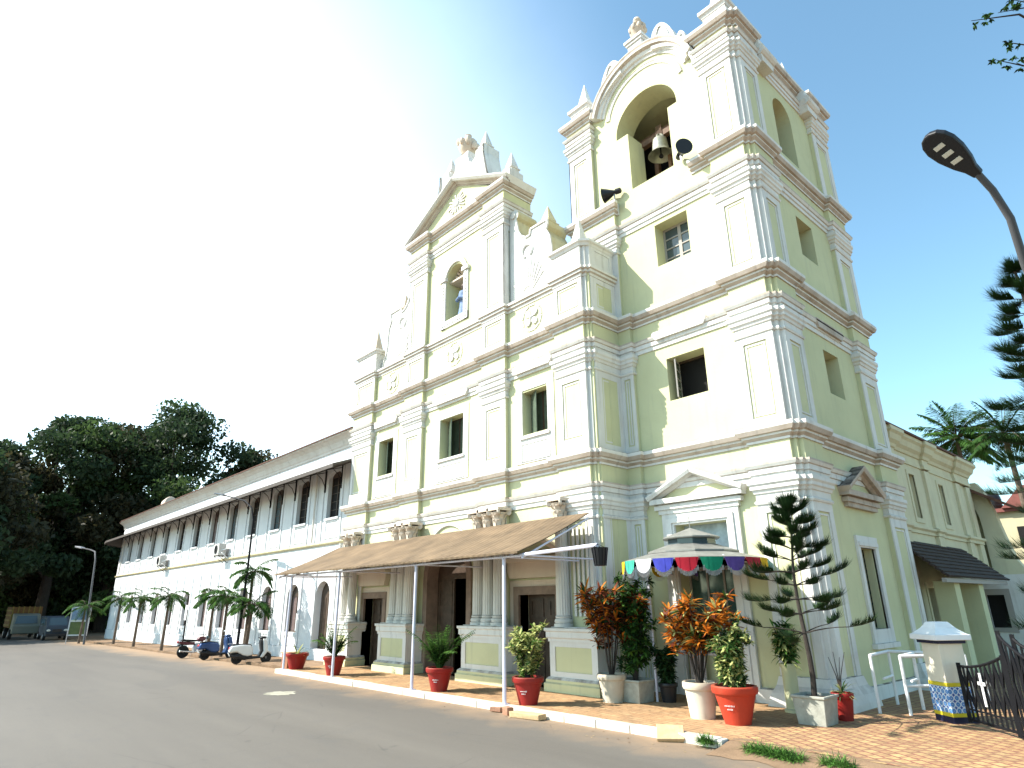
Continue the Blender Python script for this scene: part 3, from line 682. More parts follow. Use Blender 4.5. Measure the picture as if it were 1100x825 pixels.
# side volutes
def volute(sgn):
    f = lambda p: (-7.1 + sgn * p[0], p[1])
    pts = [(3.2, 12.52), (3.2, 16.1)] + [(3.42 + .26 * math.cos(R(a)), 16.3 + .26 * math.sin(R(a))) for a in range(150, -61, -30)] + \
          [(3.6, 15.85), (3.68, 15.5), (3.85, 15.22), (4.1, 15.05), (4.3, 15.05), (4.34, 15.28), (5.2, 15.28), (5.2, 15.05), (5.12, 14.9), (5.3, 14.55), (5.36, 14.1), (5.36, 13.65), (5.45, 13.25), (5.62, 12.95), (5.68, 12.75), (5.68, 12.52)]
    mb = MB(); mb.prism([f(p) for p in pts], (0, .3, 0), FX, FZ, (0, 1, 0), 0, 1.0, mi=0, mside=1)
    o = mb.build('volute', [TRIM, STAIN], church)
    d = MB()
    edge = [f(p) for p in pts[9:]]
    for p, q in zip(edge[:-1], edge[1:]):
        if (Vector(p) - Vector(q)).length > .04: d.bar((p[0], .29, p[1]), (q[0], .29, q[1]), .07, .07, up=(0, 1, 0))
    d.tube([(f((4.15 + .26 * math.cos(R(a)), 0))[0], .29, 14.45 + .26 * math.sin(R(a))) for a in range(-60, 241, 20)], .05, 6)
    d.lathe([(0, 0), (.13, 0), (.13, .08), (0, .08)], (f((3.42, 0))[0], .24, 16.3), 12, axis=(0, 1, 0))
    d.build('volute_moulding', TRIM, o)
    n = MB(); cx = f((4.15, 0))[0]
    for k in range(11):
        a = R(25 + 13 * k); n.bar((cx + sgn * .25 * math.cos(a), .295, 12.75 + .25 * math.sin(a)), (cx + sgn * .85 * math.cos(a), .295, 12.75 + 1.35 * math.sin(a)), .05, .04, up=(0, 1, 0))
    n.build('shell_ribs', TRIM, o)
    pinnacle(-7.1 + sgn * 4.77, .8, 15.28, .8, .19, .2, STAIN if sgn > 0 else CAPM)
volute(1); volute(-1)
pinnacle(-.62, .5, 13.5, 1.1, .18, .2); pinnacle(-13.75, .5, 13.6, 1.15, .18, .2, CAPM)
# niche
mb = MB()
for (x0, x1) in ((-8.0, -7.72), (-6.5, -6.22)): mb.prism(rect(x0, x1, 12.9, 15.05), (0, .15, 0), FX, FZ, FN, -.02, .06); mb.prism(rect(x0 - .06, x1 + .06, 15.05, 15.22), (0, .15, 0), FX, FZ, FN, -.02, .13)
mb.prism(rect(-8.0, -6.22, 12.9, 13.2), (0, .152, 0), FX, FZ, FN, -.02, .055)
mb.sweep(arc(-7.11, 15.1, .62, 0, 180, 16)[::-1], [(0, -.02), (0, .06), (-.2, .08), (-.2, -.02)], (0, .15, 0), FX, FZ, FN)
for k in range(14):
    z = 13.0 + .15 * k
    for x in (-7.86, -6.36): mb.prism(rect(x - .05, x + .05, z, z + .08), (0, .15, 0), FX, FZ, FN, .05, .085)
for k in range(10): x = -7.86 + .165 * k; mb.prism(rect(x - .04, x + .04, 13.0, 13.09), (0, .15, 0), FX, FZ, FN, .05, .08)
mb.build('niche_frame', TRIM, church)
mb = MB()
for k in range(9):
    a = R(10 + 20 * k); mb.bar((-7.11 + .1 * math.cos(a), .84, 15.1 + .1 * math.sin(a)), (-7.11 + .52 * math.cos(a), .5, 15.1 + .52 * math.sin(a)), .1, .08, up=(0, 1, 0))
mb.box(-7.69, -6.53, .3, .88, 15.0, 15.08)
mb.build('niche_shell', CAPM, church)
# ------------------------------------------------------------------ tower
mb = MB()
T1 = rect(1.42, 3.02, -.05, 4.26); T2 = rect(1.63, 2.9, 7.84, 9.16); T3 = rect(1.66, 2.86, 12.3, 13.8)
S1 = rect(4.36, 5.40, 1.55, 3.56); S2 = rect(4.43, 5.48, 7.83, 9.18); S3 = rect(4.22, 5.34, 12.26, 13.64)
mb.panel(rect(-1.6, 5.0, -.1, 15.3), [T1, T2, T3], (0, 1.59, 0), FX, FZ, FN, .8)
mb.panel(rect(2.4, 8.0, -.1, 15.3), [S1, S2, S3], (5.08, 0, 0), SX, FZ, SN, .8)
mb.box(-1.6, 5.0, 7.3, 7.95, -.1, 15.3); mb.box(-1.7, -1.0, 1.5, 7.95, 5, 15.3)
key = [(.94, 15.62), (2.60, 15.62), (2.60, 17.95), (2.96, 17.95)] + arc(1.70, 18.05, 1.26, 0, 180, 24) + [(.44, 17.95), (.94, 17.95)]
top = [(-1.6, 15.3), (5.0, 15.3), (5.0, 19.7), (3.95, 19.7)] + arc(1.68, 18.8, 2.1, 25, 155, 24) + [(-.6, 19.7), (-1.6, 19.7)]
mb.panel(top, [key], (0, 1.59, 0), FX, FZ, FN, .9, )
S4 = archo(3.98, 5.28, 15.95, 17.75, 14)
mb.panel(rect(2.5, 8.0, 15.3, 19.7), [S4], (5.08, 0, 0), SX, FZ, SN, .8)
mb.box(-1.6, 5.0, 7.1, 7.95, 15.3, 19.7); mb.box(-1.7, -.9, 2.5, 7.2, 15.3, 19.7); mb.box(-1.6, 5.0, 1.7, 7.9, 19.4, 19.72); mb.box(-1.4, 4.6, 2.6, 7.2, 15.2, 15.4)
mb.build('tower_wall', WALL, church)
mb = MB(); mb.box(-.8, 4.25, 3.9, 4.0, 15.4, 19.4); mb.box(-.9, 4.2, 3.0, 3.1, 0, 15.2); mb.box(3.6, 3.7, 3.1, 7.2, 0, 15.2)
mb.build('inner_backing', DARK, church)  # near-black backing painted for the unlit depth of the tower
# tower cornice with the gap under the belfry opening
p, mi = entab(ZC); mb = MB()
mb.sweep([(-1.75, 3.2), (-1.75, 1.44), (.2, 1.44), (.2, 1.59), (.32, 1.59)], p, mis=mi)
mb.build('cornice', [TRIM, WALL, CORN], church); mb = MB()
mb.sweep([(3.2, 1.59), (3.95, 1.59)] + tower_path[3:], p, mis=mi); mb.build('cornice', [TRIM, WALL, CORN], church); mb = MB()
mb.sweep([(.321, 1.59), (3.199, 1.59)], p[:9], mis=mi[:8], caps=False)
mb.build('cornice', [TRIM, WALL, CORN], church)
p, mi = entab(ZD - .02, h=1.05); mb = MB()
mb.sweep([(-1.75, 2.7), (-1.75, 1.44), (-.65, 1.44), (-.65, 1.62)], p, mis=mi); mb.build('cornice', [TRIM, WALL, CORN], church); mb = MB()
mb.sweep([(3.95, 1.62)] + tower_path[3:], p, mis=mi)
mb.build('cornice', [TRIM, WALL, CORN], church)
cpath = tower_path[3:10] + [(5.08, 2.75)]
bpath = [(5.08, 6.75), (5.23, 6.75), (5.23, 8.1)]
lpath = [(0, 1.44), (.48, 1.44), (.48, 1.59)]
levels = [(0.0, Z1, 1.35, 0), (Z1 + .04, Z2, 1.35, 1), (Z2 + .04, ZC, 1.35, 1), (ZC + .04, ZD - .02, 1.05, 2)]
for (z0, Z, h, k) in levels:
    ct = Z - h + .02; zt = ct - .62
    cap([(3.95, 1.59)] + cpath, ct); cap(bpath, ct)
    pil((3.95, 1.44), (5.0, 1.44), 0, z0, zt, base=(k == 0), mg=.2)
    notch(tower_path[4:9], z0, zt)
    pil((5.23, 1.67), (5.23, 2.75), 0, z0, zt, base=(k == 0), mg=.22)
    pil((5.23, 6.75), (5.23, 8.1), 0, z0, zt, base=(k == 0), mg=.26)
    if k == 0 or k == 1 and Z < 11: pil((0, 1.44), (.48, 1.44), 0, z0, zt, base=False, mg=.12)
    elif k == 1: pil((-.7, 1.44), (.2, 1.44), 0, z0, zt, base=False); cap([(-.7, 1.44), (.2, 1.44), (.2, 1.59)], ct)
    else: pil((-1.75, 1.44), (-.65, 1.44), 0, z0, zt, base=False); pil((-1.75, 2.5), (-1.75, 1.44), 0, z0, zt, base=False); cap([(-1.75, 2.5), (-1.75, 1.44), (-.65, 1.44), (-.65, 1.59)], ct)
mb = MB()
for pth in ([(3.95, 1.62)] + cpath, [(5.08, 6.75), (5.23, 6.75), (5.23, 8.12)]):
    mb = MB(); mb.sweep(pth, [(-.05, -.02), (.26, -.02), (.24, .12), (.17, .28), (.08, .44), (.03, .62), (-.05, .64)]); mb.build('plinth', TRIM, church)
mb = MB(); mb.sweep([(.48, 1.58), (1.1, 1.58)], [(-.05, -.02), (.1, -.02), (.1, .4), (-.05, .44)]); mb.build('plinth', TRIM, church); mb = MB(); mb.sweep([(3.35, 1.58), (3.95, 1.58)], [(-.05, -.02), (.1, -.02), (.1, .3), (-.05, .34)]); mb.build('plinth', TRIM, church)
mb = MB(); mb.sweep([(5.08, 2.75), (5.08, 6.75)], [(-.05, -.02), (.07, -.02), (.07, .3), (-.05, .33)])
mb.build('plinth', TRIM, church)
# arched pediment of the belfry
mb = MB()
mb.sweep(arc(1.68, 18.8, 1.76, 14, 166, 30)[::-1], [(.0, -.1), (.0, .05), (-.1, .06), (-.12, .13), (-.24, .17), (-.30, .28), (-.38, .30), (-.46, .33), (-.48, .33), (-.5, -.75)], (0, 1.59, 0), FX, FZ, FN, mis=[0, 0, 0, 0, 2, 0, 2, 0, 0])
mb.sweep(arc(1.68, 18.72, 1.5, 10, 170, 30)[::-1], [(.0, -.1), (.0, .03), (-.05, .05), (-.1, .03), (-.12, .06), (-.16, .03), (-.16, -.1)], (0, 1.59, 0), FX, FZ, FN)
mb.build('arched_cornice', [TRIM, WALL, CORN], church)
def on_arc(x): return 18.8 + math.sqrt(max(.05, 2.15 ** 2 - (x - 1.68) ** 2))
for x0, x1, h in ((-.05, 1.0, .72), (2.35, 3.35, .78), (3.35, 3.95, .62)):       # humped scroll ears standing on the arch
    mb = MB(); n = 10; xs_ = [x0 + (x1 - x0) * k / n for k in range(n + 1)]
    topl = [(x, on_arc(x) + h * math.sin(math.pi * k / n) ** .6) for k, x in enumerate(xs_)]
    mb.prism(topl + [(x, on_arc(x) - .3) for x in xs_[::-1]], (0, 1.38, 0), FX, FZ, (0, 1, 0), 0, .6)
    inn = [((a - (x0 + x1) / 2) * .62 + (x0 + x1) / 2, b - .16) for a, b in topl[1:-1]]
    for a, b in zip(inn[:-1], inn[1:]): mb.bar((a[0], 1.37, a[1]), (b[0], 1.37, b[1]), .07, .07, up=(0, 1, 0))
    mb.build('scroll_ear', TRIM, church)
mb = MB(); mb.box(1.42, 2.0, 1.35, 1.95, 20.9, 21.45); mb.box(1.32, 2.1, 1.25, 2.05, 21.45, 21.56); mb.box(1.37, 2.05, 1.3, 2.0, 21.35, 21.45); mb.build('finial_pedestal', TRIM, church)
mb = MB(); mb.lathe([(.2, 21.56), (.24, 21.62), (.1, 21.72), (.12, 21.8), (.24, 21.95), (.3, 22.1), (.24, 22.2), (.3, 22.28), (.16, 22.4), (.1, 22.5), (.15, 22.6), (.12, 22.7), (0, 22.8)], (1.72, 1.65, 0), 14)
for k in range(8):
    a = 2 * math.pi * k / 8; mb.ball((1.72 + .27 * math.cos(a), 1.65 + .27 * math.sin(a), 22.15), (.08, .08, .13), 8, k=5)
mb.build('finial', CAPM, church, smooth=True)
def topblock(x0, x1, y0, y1, z0=19.85, z1=20.62):
    mb = MB(); mb.box(x0, x1, y0, y1, z0 - .1, z1 - .15)
    mb.sweep([(x0, y1), (x0, y0), (x1, y0), (x1, y1)], [(-.1, z1 - .3), (.02, z1 - .3), (.05, z1 - .2), (.11, z1 - .16), (.11, z1 - .03), (.08, z1), (-.3, z1 + .01)], closed=False)
    mb.box(x0 + .05, x1 - .05, y0 + .05, y1 - .05, z1 - .2, z1 - .01)
    return mb.build('attic_block', TRIM, church)
topblock(-1.6, -.8, 1.55, 2.35); pinnacle(-1.15, 1.9, 20.62, 1.05, .17, .2)
topblock(4.25, 5.05, 1.6, 2.4, z1=20.75); pinnacle(4.65, 2.0, 20.75, 1.1, .17, .2)
topblock(4.25, 5.05, 7.1, 7.9, z1=20.3); pinnacle(5.0, 3.15, 19.8, .95, .15, .15); pinnacle(5.0, 5.75, 19.8, .95, .15, .15)
for y in (3.3, 6.6):     # console scrolls on the side cornice
    mb = MB(); mb.prism([(y - .35, 18.75), (y + .35, 18.75), (y + .5, 19.2), (y + .45, 19.6), (y - .45, 19.6), (y - .5, 19.2)], (5.08, 0, 0), SX, FZ, SN, -.02, .34); mb.lathe([(0, 0), (.2, 0), (.2, .9), (0, .9)], (5.36, y - .45, 19.2), 12, axis=(0, 1, 0)); mb.build('console', TRIM, church)
# windows of the tower
def casement(x0, x1, z0, z1, y, rows, frame=FX, nrm=FN, o=None, op=False):
    o = o or (0, y, 0); mb = MB(); t = .05; xm = (x0 + x1) / 2; holes = []
    for (a, b) in ((x0 + t, xm - t * .7), (xm + t * .7, x1 - t)):
        for r_ in range(rows):
            h = (z1 - z0 - 2 * t) / rows; holes.append(rect(a + .02, b - .02, z0 + t + h * r_ + .02, z0 + t + h * (r_ + 1) - .02))
    mb.panel(rect(x0, x1, z0, z1), holes, o, frame, FZ, nrm, .06)
    wv = mb.build('window', WINW, church)
    g = MB(); g.prism(rect(x0 + .03, x1 - .03, z0 + .03, z1 - .03), o, frame, FZ, nrm, -.04, -.03); g.build('pane', GLASS if nrm == FN else DARK, wv)
    return wv
casement(1.66, 2.86, 12.3, 13.8, 2.05, 4)
mb = MB(); mb.panel(rect(1.63, 2.9, 7.84, 9.16), [rect(1.7, 2.83, 7.9, 9.1)], (0, 2.1, 0), FX, FZ, FN, .07); wv = mb.build('window', DOORW, church)
g = MB(); g.panel(rect(0, .55, 7.9, 9.08), [rect(.05, .5, 7.94 + .285 * k, 8.19 + .285 * k) for k in range(4)], (1.72, 2.08, 0), (.34, -.94, 0), FZ, (-.94, -.34, 0), .04); g.build('sash', WINW, wv)
g = MB(); g.prism(rect(.02, .53, 7.92, 9.06), (1.72, 2.08, 0), (.34, -.94, 0), FZ, (-.94, -.34, 0), -.025, -.02); g.build('pane', GREENG, wv)
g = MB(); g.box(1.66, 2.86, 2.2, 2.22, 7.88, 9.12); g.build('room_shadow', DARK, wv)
for (y0, y1, z0, z1) in ((4.43, 5.48, 7.83, 9.18), (4.22, 5.34, 12.26, 13.64)):
    casement(y0, y1, z0, z1, 0, 3, SX, SN, (4.45, 0, 0))
casement(4.36, 5.40, 1.55, 3.56, 0, 4, SX, SN, (4.75, 0, 0))
mb = MB()
for k in range(7): mb.bar((4.83, 4.43 + .15 * k, 1.56), (4.83, 4.43 + .15 * k, 3.55), .022)
mb.build('window_bars', IRON, church)
mb = MB()
mb.panel(rect(4.18, 5.62, 1.2, 3.86), [rect(4.36, 5.40, 1.55, 3.56)], (5.14, 0, 0), SX, FZ, SN, .1)
mb.prism(rect(4.1, 5.7, 1.1, 1.22), (5.08, 0, 0), SX, FZ, SN, 0, .13); mb.prism(rect(4.25, 5.55, 3.6, 3.7), (5.14, 0, 0), SX, FZ, SN, 0, .04); mb.build('window_surround', TRIM, church)
hood(2.22, .95, 10.02, 1.59)
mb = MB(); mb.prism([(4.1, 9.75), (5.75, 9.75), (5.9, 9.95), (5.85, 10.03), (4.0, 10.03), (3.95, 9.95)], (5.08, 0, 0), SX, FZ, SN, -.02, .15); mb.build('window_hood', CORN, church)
def pediment(c, hw, zb, o, U, N, mats):
    mb = MB()
    mb.prism(rect(c - hw + .22, c + hw - .22, zb - .42, zb - .12), o, U, FZ, N, -.02, .12)
    mb.prism(rect(c - hw + .12, c + hw - .12, zb - .30, zb - .18), o, U, FZ, N, -.02, .17)
    mb.prism(rect(c - hw + .03, c + hw - .03, zb - .14, zb), o, U, FZ, N, -.02, .26)
    mb.prism([(c - hw + .2, zb), (c + hw - .2, zb), (c, zb + .60)], o, U, FZ, N, -.02, .05, mi=1)
    mb.sweep([(c - hw, zb - .01), (c, zb + .64), (c + hw, zb - .01)], [(.1, -.02), (.1, .12), (.03, .2), (.03, .3), (-.05, .34), (-.1, .34), (-.1, -.02)], o, U, FZ, N)
    return mb.build('pediment', mats, church)
pediment(2.2, 1.45, 5.0, (0, 1.59, 0), FX, FN, [TRIM, WALL])
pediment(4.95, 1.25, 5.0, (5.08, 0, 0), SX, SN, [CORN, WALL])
mb = MB()
mb.panel(rect(1.05, 3.38, 0, 4.62), [rect(1.42, 3.02, -.01, 4.26)], (0, 1.5, 0), FX, FZ, FN, .1)
mb.panel(rect(1.2, 3.23, 0, 4.44), [rect(1.36, 3.08, -.01, 4.32)], (0, 1.46, 0), FX, FZ, FN, .05)
mb.build('door_frame', TRIM, church)
PAINT = mat('painted_shrine_board', (0.42, 0.52, 0.58), 0.5, var=0.45, vscale=2.2)
mb = MB(); mb.box(1.42, 3.02, 2.0, 2.05, 3.1, 4.26); mb.build('door', PAINT, church)
TEAL = mat('teal_glass', (0.05, 0.11, 0.10), 0.12, spec=0.6, var=0.4, vscale=3)
mb = MB(); mb.panel(rect(1.42, 3.02, 0, 3.1), [rect(1.48, 1.95, 1.02, 3.04), rect(2.0, 2.45, 1.02, 3.04), rect(2.5, 2.96, 1.02, 3.04)], (0, 2.0, 0), FX, FZ, FN, .05); o = mb.build('shrine_front', WINW, church)
mb = MB(); mb.box(1.44, 3.0, 2.03, 2.045, 1.0, 3.08); mb.build('pane', TEAL, o)
# ------------------------------------------------------------------ bell and loudspeakers
t = thing('church_bell', 'grey bronze bell hanging in the tower arch', 'bell', (1.72, 2.35, 16.95))
mb = MB(); mb.lathe([(0, .72), (.18, .72), (.24, .66), (.27, .45), (.29, .22), (.36, .08), (.45, 0), (.42, .0), (.33, .08), (.26, .3), (.2, .6), (0, .62)], (1.72, 2.35, 16.95), 24); mb.build('bell_body', BELLM, t, smooth=True)
mb = MB(); mb.tube([(1.72 + .14 * math.cos(R(a)), 2.35, 17.66 + .16 * math.sin(R(a))) for a in range(0, 181, 20)], .04, 8); mb.tube([(1.72, 2.35 + .14 * math.cos(R(a)), 17.66 + .16 * math.sin(R(a))) for a in range(0, 181, 20)], .04, 8); mb.build('bell_crown', BELLM, t, smooth=True)
mb = MB(); mb.tube([(1.72, 2.35, 17.55), (1.72, 2.35, 16.95)], .025, 6); mb.ball((1.72, 2.35, 16.92), .08); mb.build('clapper', IRON, t)
mb = MB(); mb.bar((.3, 2.5, 17.9), (3.1, 2.5, 17.9), .2, .22); mb.bar((.3, 2.9, 18.4), (3.1, 2.9, 18.4), .18, .2); mb.bar((1.2, 2.9, 15.4), (1.2, 2.9, 18.4), .16); mb.bar((2.25, 2.7, 15.4), (2.25, 2.7, 18.0), .16); mb.bar((1.9, 2.6, 15.4), (1.9, 2.6, 17.0), .1)
for k in range(5): mb.tube([(1.6 + .05 * k, 2.37, 17.72), (1.6 + .05 * k, 2.37, 18.25)], .015, 5)
bw = mb.build('bell_timber', BEAM, church)
def horn(c, d, label):
    c, d = Vector(c), Vector(d).normalized(); t = thing('loudspeaker', label, 'loudspeaker', c, group='horn loudspeakers on the tower')
    mb = MB(); mb.lathe([(.27, .0), (.255, -.01), (.2, -.14), (.12, -.3), (.07, -.42), (.065, -.5)], c, 20, axis=d); mb.build('horn', BLKP, t, smooth=True)
    mb = MB(); mb.lathe([(.0, -.28), (.05, -.3), (.045, -.12), (0, -.08)], c, 12, axis=d); mb.build('horn_core', BLKP, t, smooth=True)
    mb = MB(); mb.lathe([(.1, -.45), (.1, -.62), (.05, -.66), (0, -.66)], c, 14, axis=d); mb.build('driver', BLKP, t, smooth=True)
    mb = MB(); mb.bar(c - d * .4, c - d * .4 + Vector((0, 0, -.34)), .04); mb.build('bracket', STEEL, t)
    return t
horn((3.35, 1.05, 15.62), (.75, -.66, -.1), 'black horn loudspeaker facing forward on the cornice beside the bell arch')
horn((-.05, 1.25, 15.72), (-.95, -.3, 0), 'black horn loudspeaker seen side on above the left tower pilaster')
t = thing('statue', 'small dark haired blue robed saint statue in the gable niche', 'statue', (-7.0, .55, 13.25))
SKIN = mat('painted_skin', (0.10, 0.07, 0.06), 0.6); ROBE = mat('blue_robe', (0.16, 0.24, 0.42), 0.7, var=0.3, vscale=6)
mb = MB(); mb.lathe([(.26, 0), (.27, .1), (.2, .5), (.19, .8), (.25, 1.05), (.22, 1.18), (.08, 1.26)], (-7.0, .55, 13.25), 16); mb.tube([(-7.22, .5, 14.3), (-7.2, .33, 14.05), (-7.0, .28, 14.1)], [.09, .08, .05], 8); mb.tube([(-6.78, .5, 14.3), (-6.8, .33, 14.05), (-6.98, .28, 14.1)], [.09, .08, .05], 8); mb.build('robe', ROBE, t, smooth=True)
mb = MB(); mb.tube([(-7.0, .55, 14.45), (-7.0, .53, 14.56)], .06, 8); mb.ball((-7.0, .53, 14.68), (.12, .13, .16), 12); mb.ball((-7.0, .4, 14.66), (.02, .03, .03), 6, k=4); mb.build('head', SKIN, t, smooth=True)
# ------------------------------------------------------------------ long white wing on the left
wing = thing('wing_building', 'long white two storey wing with rows of dark arched windows', 'building', (-38, 4, -0.3))
WWH = plaster('wing_white_plaster', (0.70, 0.71, 0.72), streak=0.14, ledge=0.5)
WGREY = plaster('coved_cornice_plaster', (0.66, 0.63, 0.58), streak=0.35, ledge=0.6, stain=0.25)
STRING = plaster('ochre_string_course', (0.62, 0.54, 0.34), streak=0.2)
ROOFT = mat('clay_roof_tile', (0.14, 0.07, 0.05), 0.85, var=0.4, vscale=4)
SHADE = mat('sunshade_sheet', (0.10, 0.085, 0.075), 0.8, var=0.3, vscale=5)
CURT = mat('white_curtain', (0.62, 0.64, 0.66), 0.9)
MAUVE = mat('mauve_brown_louvre', (0.15, 0.105, 0.10), 0.6, var=0.3, vscale=9)
WC = [-17.2, -20.7, -24.0, -27.4, -30.9, -34.4, -38.0, -41.7, -45.6, -49.4, -53.4, -57.2]
hu = [archo(x - .70, x + .58, 6.28, 8.30, 8, .28) for x in WC]
hl = [archo(x - .76, x + .56, 1.02, 2.72, 8, .56) for x in WC[1:]]
door0 = archo(-18.25, -16.85, -.5, 2.7, 10, .65)
mb = MB(); mb.panel(rect(-60.5, -14.5, -.9, 9.75), hu + hl + [door0], (0, .6, 0), FX, FZ, FN, .38)
mb.box(-60.5, -14.5, 8, 8.4, -.9, 9.75)
AC_, AR = (-60.5, 6.6), 6.0
ap = [(AC_[0] + AR * math.cos(R(a)), AC_[1] + AR * math.sin(R(a))) for a in range(180, 271, 15)]
curved = []
for a, b in zip(ap[:-1], ap[1:]):
    a3, b3 = Vector((*a, 0)), Vector((*b, 0)); L = (b3 - a3).length; U = (b3 - a3).normalized(); N = Vector((U.y, -U.x, 0))
    h = [archo(L / 2 - .45, L / 2 + .45, 6.28, 8.1, 8, .35), archo(L / 2 - .42, L / 2 + .42, 1.05, 2.7, 8, .4)]
    mb.panel(rect(0, L, -.9, 9.75), h, a3, U, FZ, N, .38); curved.append((a3, U, N, L))
mb.build('wall', WWH, wing)
wpath = [(-66.5, 10)] + ap + [(-14.6, .6)]
mb = MB(); mb.sweep(wpath, [(-.02, 9.55), (.05, 9.55), (.06, 9.66), (.10, 9.72), (.13, 9.8), (.20, 9.95), (.34, 10.08), (.5, 10.15), (.5, 10.22), (-.02, 10.25)]); mb.build('cornice', WGREY, wing)
mb = MB(); mb.sweep(wpath, [(-.02, 5.0), (.07, 5.0), (.12, 5.07), (.12, 5.13), (-.02, 5.17)]); mb.build('string_course', STRING, wing)
mb = MB(); mb.sweep(wpath, [(-.02, -.9), (.05, -.9), (.05, .35), (-.02, .38)]); mb.build('plinth', WWH, wing)
mb = MB(); mb.sweep(wpath, [(-.05, 8.86), (.05, 8.86), (1.5, 8.32), (1.5, 8.14), (1.46, 8.14), (1.46, 8.25), (.05, 8.74), (-.05, 8.74)]); mb.build('sunshade', SHADE, wing)  # dark front lip added to stand in for shade under the eave
mb = MB(); mb.sweep(wpath[:-1] + [(-14.9, .6)], [(.56, 10.2), (.56, 10.26), (-4.6, 10.95), (-4.6, 10.2)], mis=[0, 0, 0]); mb.build('roof', ROOFT, wing)
strip_m = MB()
for i, x in enumerate(WC):
    for xx in (x - 1.12, x + .86):
        strip_m.prism(rect(xx - .06, xx + .06, 5.2, 8.7), (0, .6, 0), FX, FZ, FN, -.01, .05)
        strip_m.prism(rect(xx - .06, xx + .06, .36, 4.3), (0, .6, 0), FX, FZ, FN, -.01, .05)
    strip_m.panel(rect(x - .75, x + .75, 5.3, 6.2), [rect(x - .62, x + .62, 5.42, 6.08)], (0, .565, 0), FX, FZ, FN, .05)
    if i: strip_m.panel(rect(x - .72, x + .72, .42, .95), [rect(x - .6, x + .6, .52, .87)], (0, .565, 0), FX, FZ, FN, .05)
    mx = x + 1.72
    strip_m.prism(rect(x - .7, x + .7, 6.17, 6.27), (0, .6, 0), FX, FZ, FN, -.01, .1)
strip_m.build('wall_strips', WWH, wing)
wrng = random.Random(14)
def wing_window(o, U, N, w, z0, zs, rise, lower, xc):
    mb = MB(); outl = archo(xc - w, xc + w, z0, zs, 8, rise)
    hs = [rect(xc - w + .06, xc - .03, z0 + .06, zs - .02), rect(xc + .03, xc + w - .06, z0 + .06, zs - .02)]
    mb.panel(outl, hs, o, U, FZ, N, .06); wd = mb.build('window', DOORW, wing)
    p = MB(); p.prism([(a * .999, b) for a, b in outl], Vector(o) - Vector(N) * .03, U, FZ, N, -.01, 0); p.build('pane', MAUVE if lower else wrng.choice([DARK, DARK, GLASS, MAUVE]), wd)
    if not lower:
        b_ = MB()
        for k in range(1, 5): b_.prism(rect(xc - w + .08, xc + w - .08, z0 + (zs - z0) * k / 5 - .012, z0 + (zs - z0) * k / 5 + .012), o, U, FZ, N, -.02, .0)
        b_.build('glazing_bars', DOORW, wd)
    else:
        c_ = MB(); c_.prism(rect(xc - .02, xc + w - .07, z0 + .06, z0 + (zs - z0) * wrng.choice([.4, .5, .52, .6, .8])), o, U, FZ, N, -.025, -.01); c_.build('curtain', CURT, wd)
for i, x in enumerate(WC):
    wing_window((0, .80, 0), FX, FN, .64, 6.28, 8.30, .28, False, x - .06)
    if i: wing_window((0, .84, 0), FX, FN, .66, 1.02, 2.72, .56, True, x - .1)
for (a3, U, N, L) in curved:
    wing_window(a3 - N * .28, U, N, .45, 6.28, 8.1, .35, False, L / 2); wing_window(a3 - N * .28, U, N, .42, 1.05, 2.7, .4, True, L / 2)
mb = MB(); mb.prism(archo(-18.25, -16.85, -.2, 2.7, 10, .65), (0, .9, 0), FX, FZ, FN, -.06, 0)
for k in range(5): mb.prism(rect(-18.15 + .26 * k, -17.97 + .26 * k, .1, 2.6), (0, .9, 0), FX, FZ, FN, 0, .02)
mb.build('door', DOORW, wing)
for i, x in enumerate(WC):
    for xx in (x - 1.0, x + .72):
        mb = MB(); mb.bar((xx, .57, 7.6), (xx, .57, 8.72), .07); mb.bar((xx, .6, 8.62), (xx, -.85, 8.24), .035); mb.tube([(xx, .58, 7.65), (xx, .52, 7.95), (xx, .36, 8.25), (xx, .1, 8.45)], .02, 5)
        mb.build('bracket', IRON, wing)
mb = MB()
for x in (-19.0, -59.6): mb = MB(); mb.tube([(x, .48, 5.2), (x, .48, 8.7)], .05, 8); mb.build('drainpipe', WGREY, wing)
mb = MB(); mb.tube([(-15.9, .48, 4.0), (-15.9, .48, 4.95)], .09, 8); mb.build('drainpipe', WGREY, wing)
ACM = mat('grey_metal_casing', (0.55, 0.53, 0.50), 0.5, var=0.15)
def ac_unit(x, label):
    t = thing('air_conditioner', label, 'air conditioner', (x, .2, 5.3), group='air conditioners on the white wing')
    mb = MB(); mb.box(x - .42, x + .42, -.05, .4, 5.3, 6.0); mb.build('casing', ACM, t, bevel=.02)
    mb = MB()
    mb.lathe([(.0, 0), (.27, 0), (.27, .03), (.24, .035), (.24, .01), (0, .01)], (x - .06, -.05, 5.65), 18, axis=(0, -1, 0))
    for k in range(6): mb.bar((x - .06, -.085, 5.65), (x - .06 + .25 * math.cos(R(60 * k)), -.085, 5.65 + .25 * math.sin(R(60 * k))), .012)
    mb.build('fan_grille', BLKP, t)
    mb = MB()
    for xx in (x - .35, x + .35): mb.bar((xx, .6, 5.27), (xx, -.05, 5.27), .04); mb.bar((xx, .6, 4.85), (xx, 0, 5.25), .03)
    mb.build('bracket', IRON, t)
    mb = MB(); mb.tube([(x + .42, .1, 5.6), (x + .6, .2, 5.6), (x + .62, .5, 5.8), (x + .62, .62, 5.85)], .03, 6); mb.tube([(x + .42, .1, 5.45), (x + .7, .1, 5.4), (x + .72, .58, 5.0)], .02, 6); mb.build('hose', WHITEP, t)
ac_unit(-31.3, 'grey air conditioner box on the white wing nearer the church'); ac_unit(-44.4, 'grey air conditioner box on the white wing farther from the church')
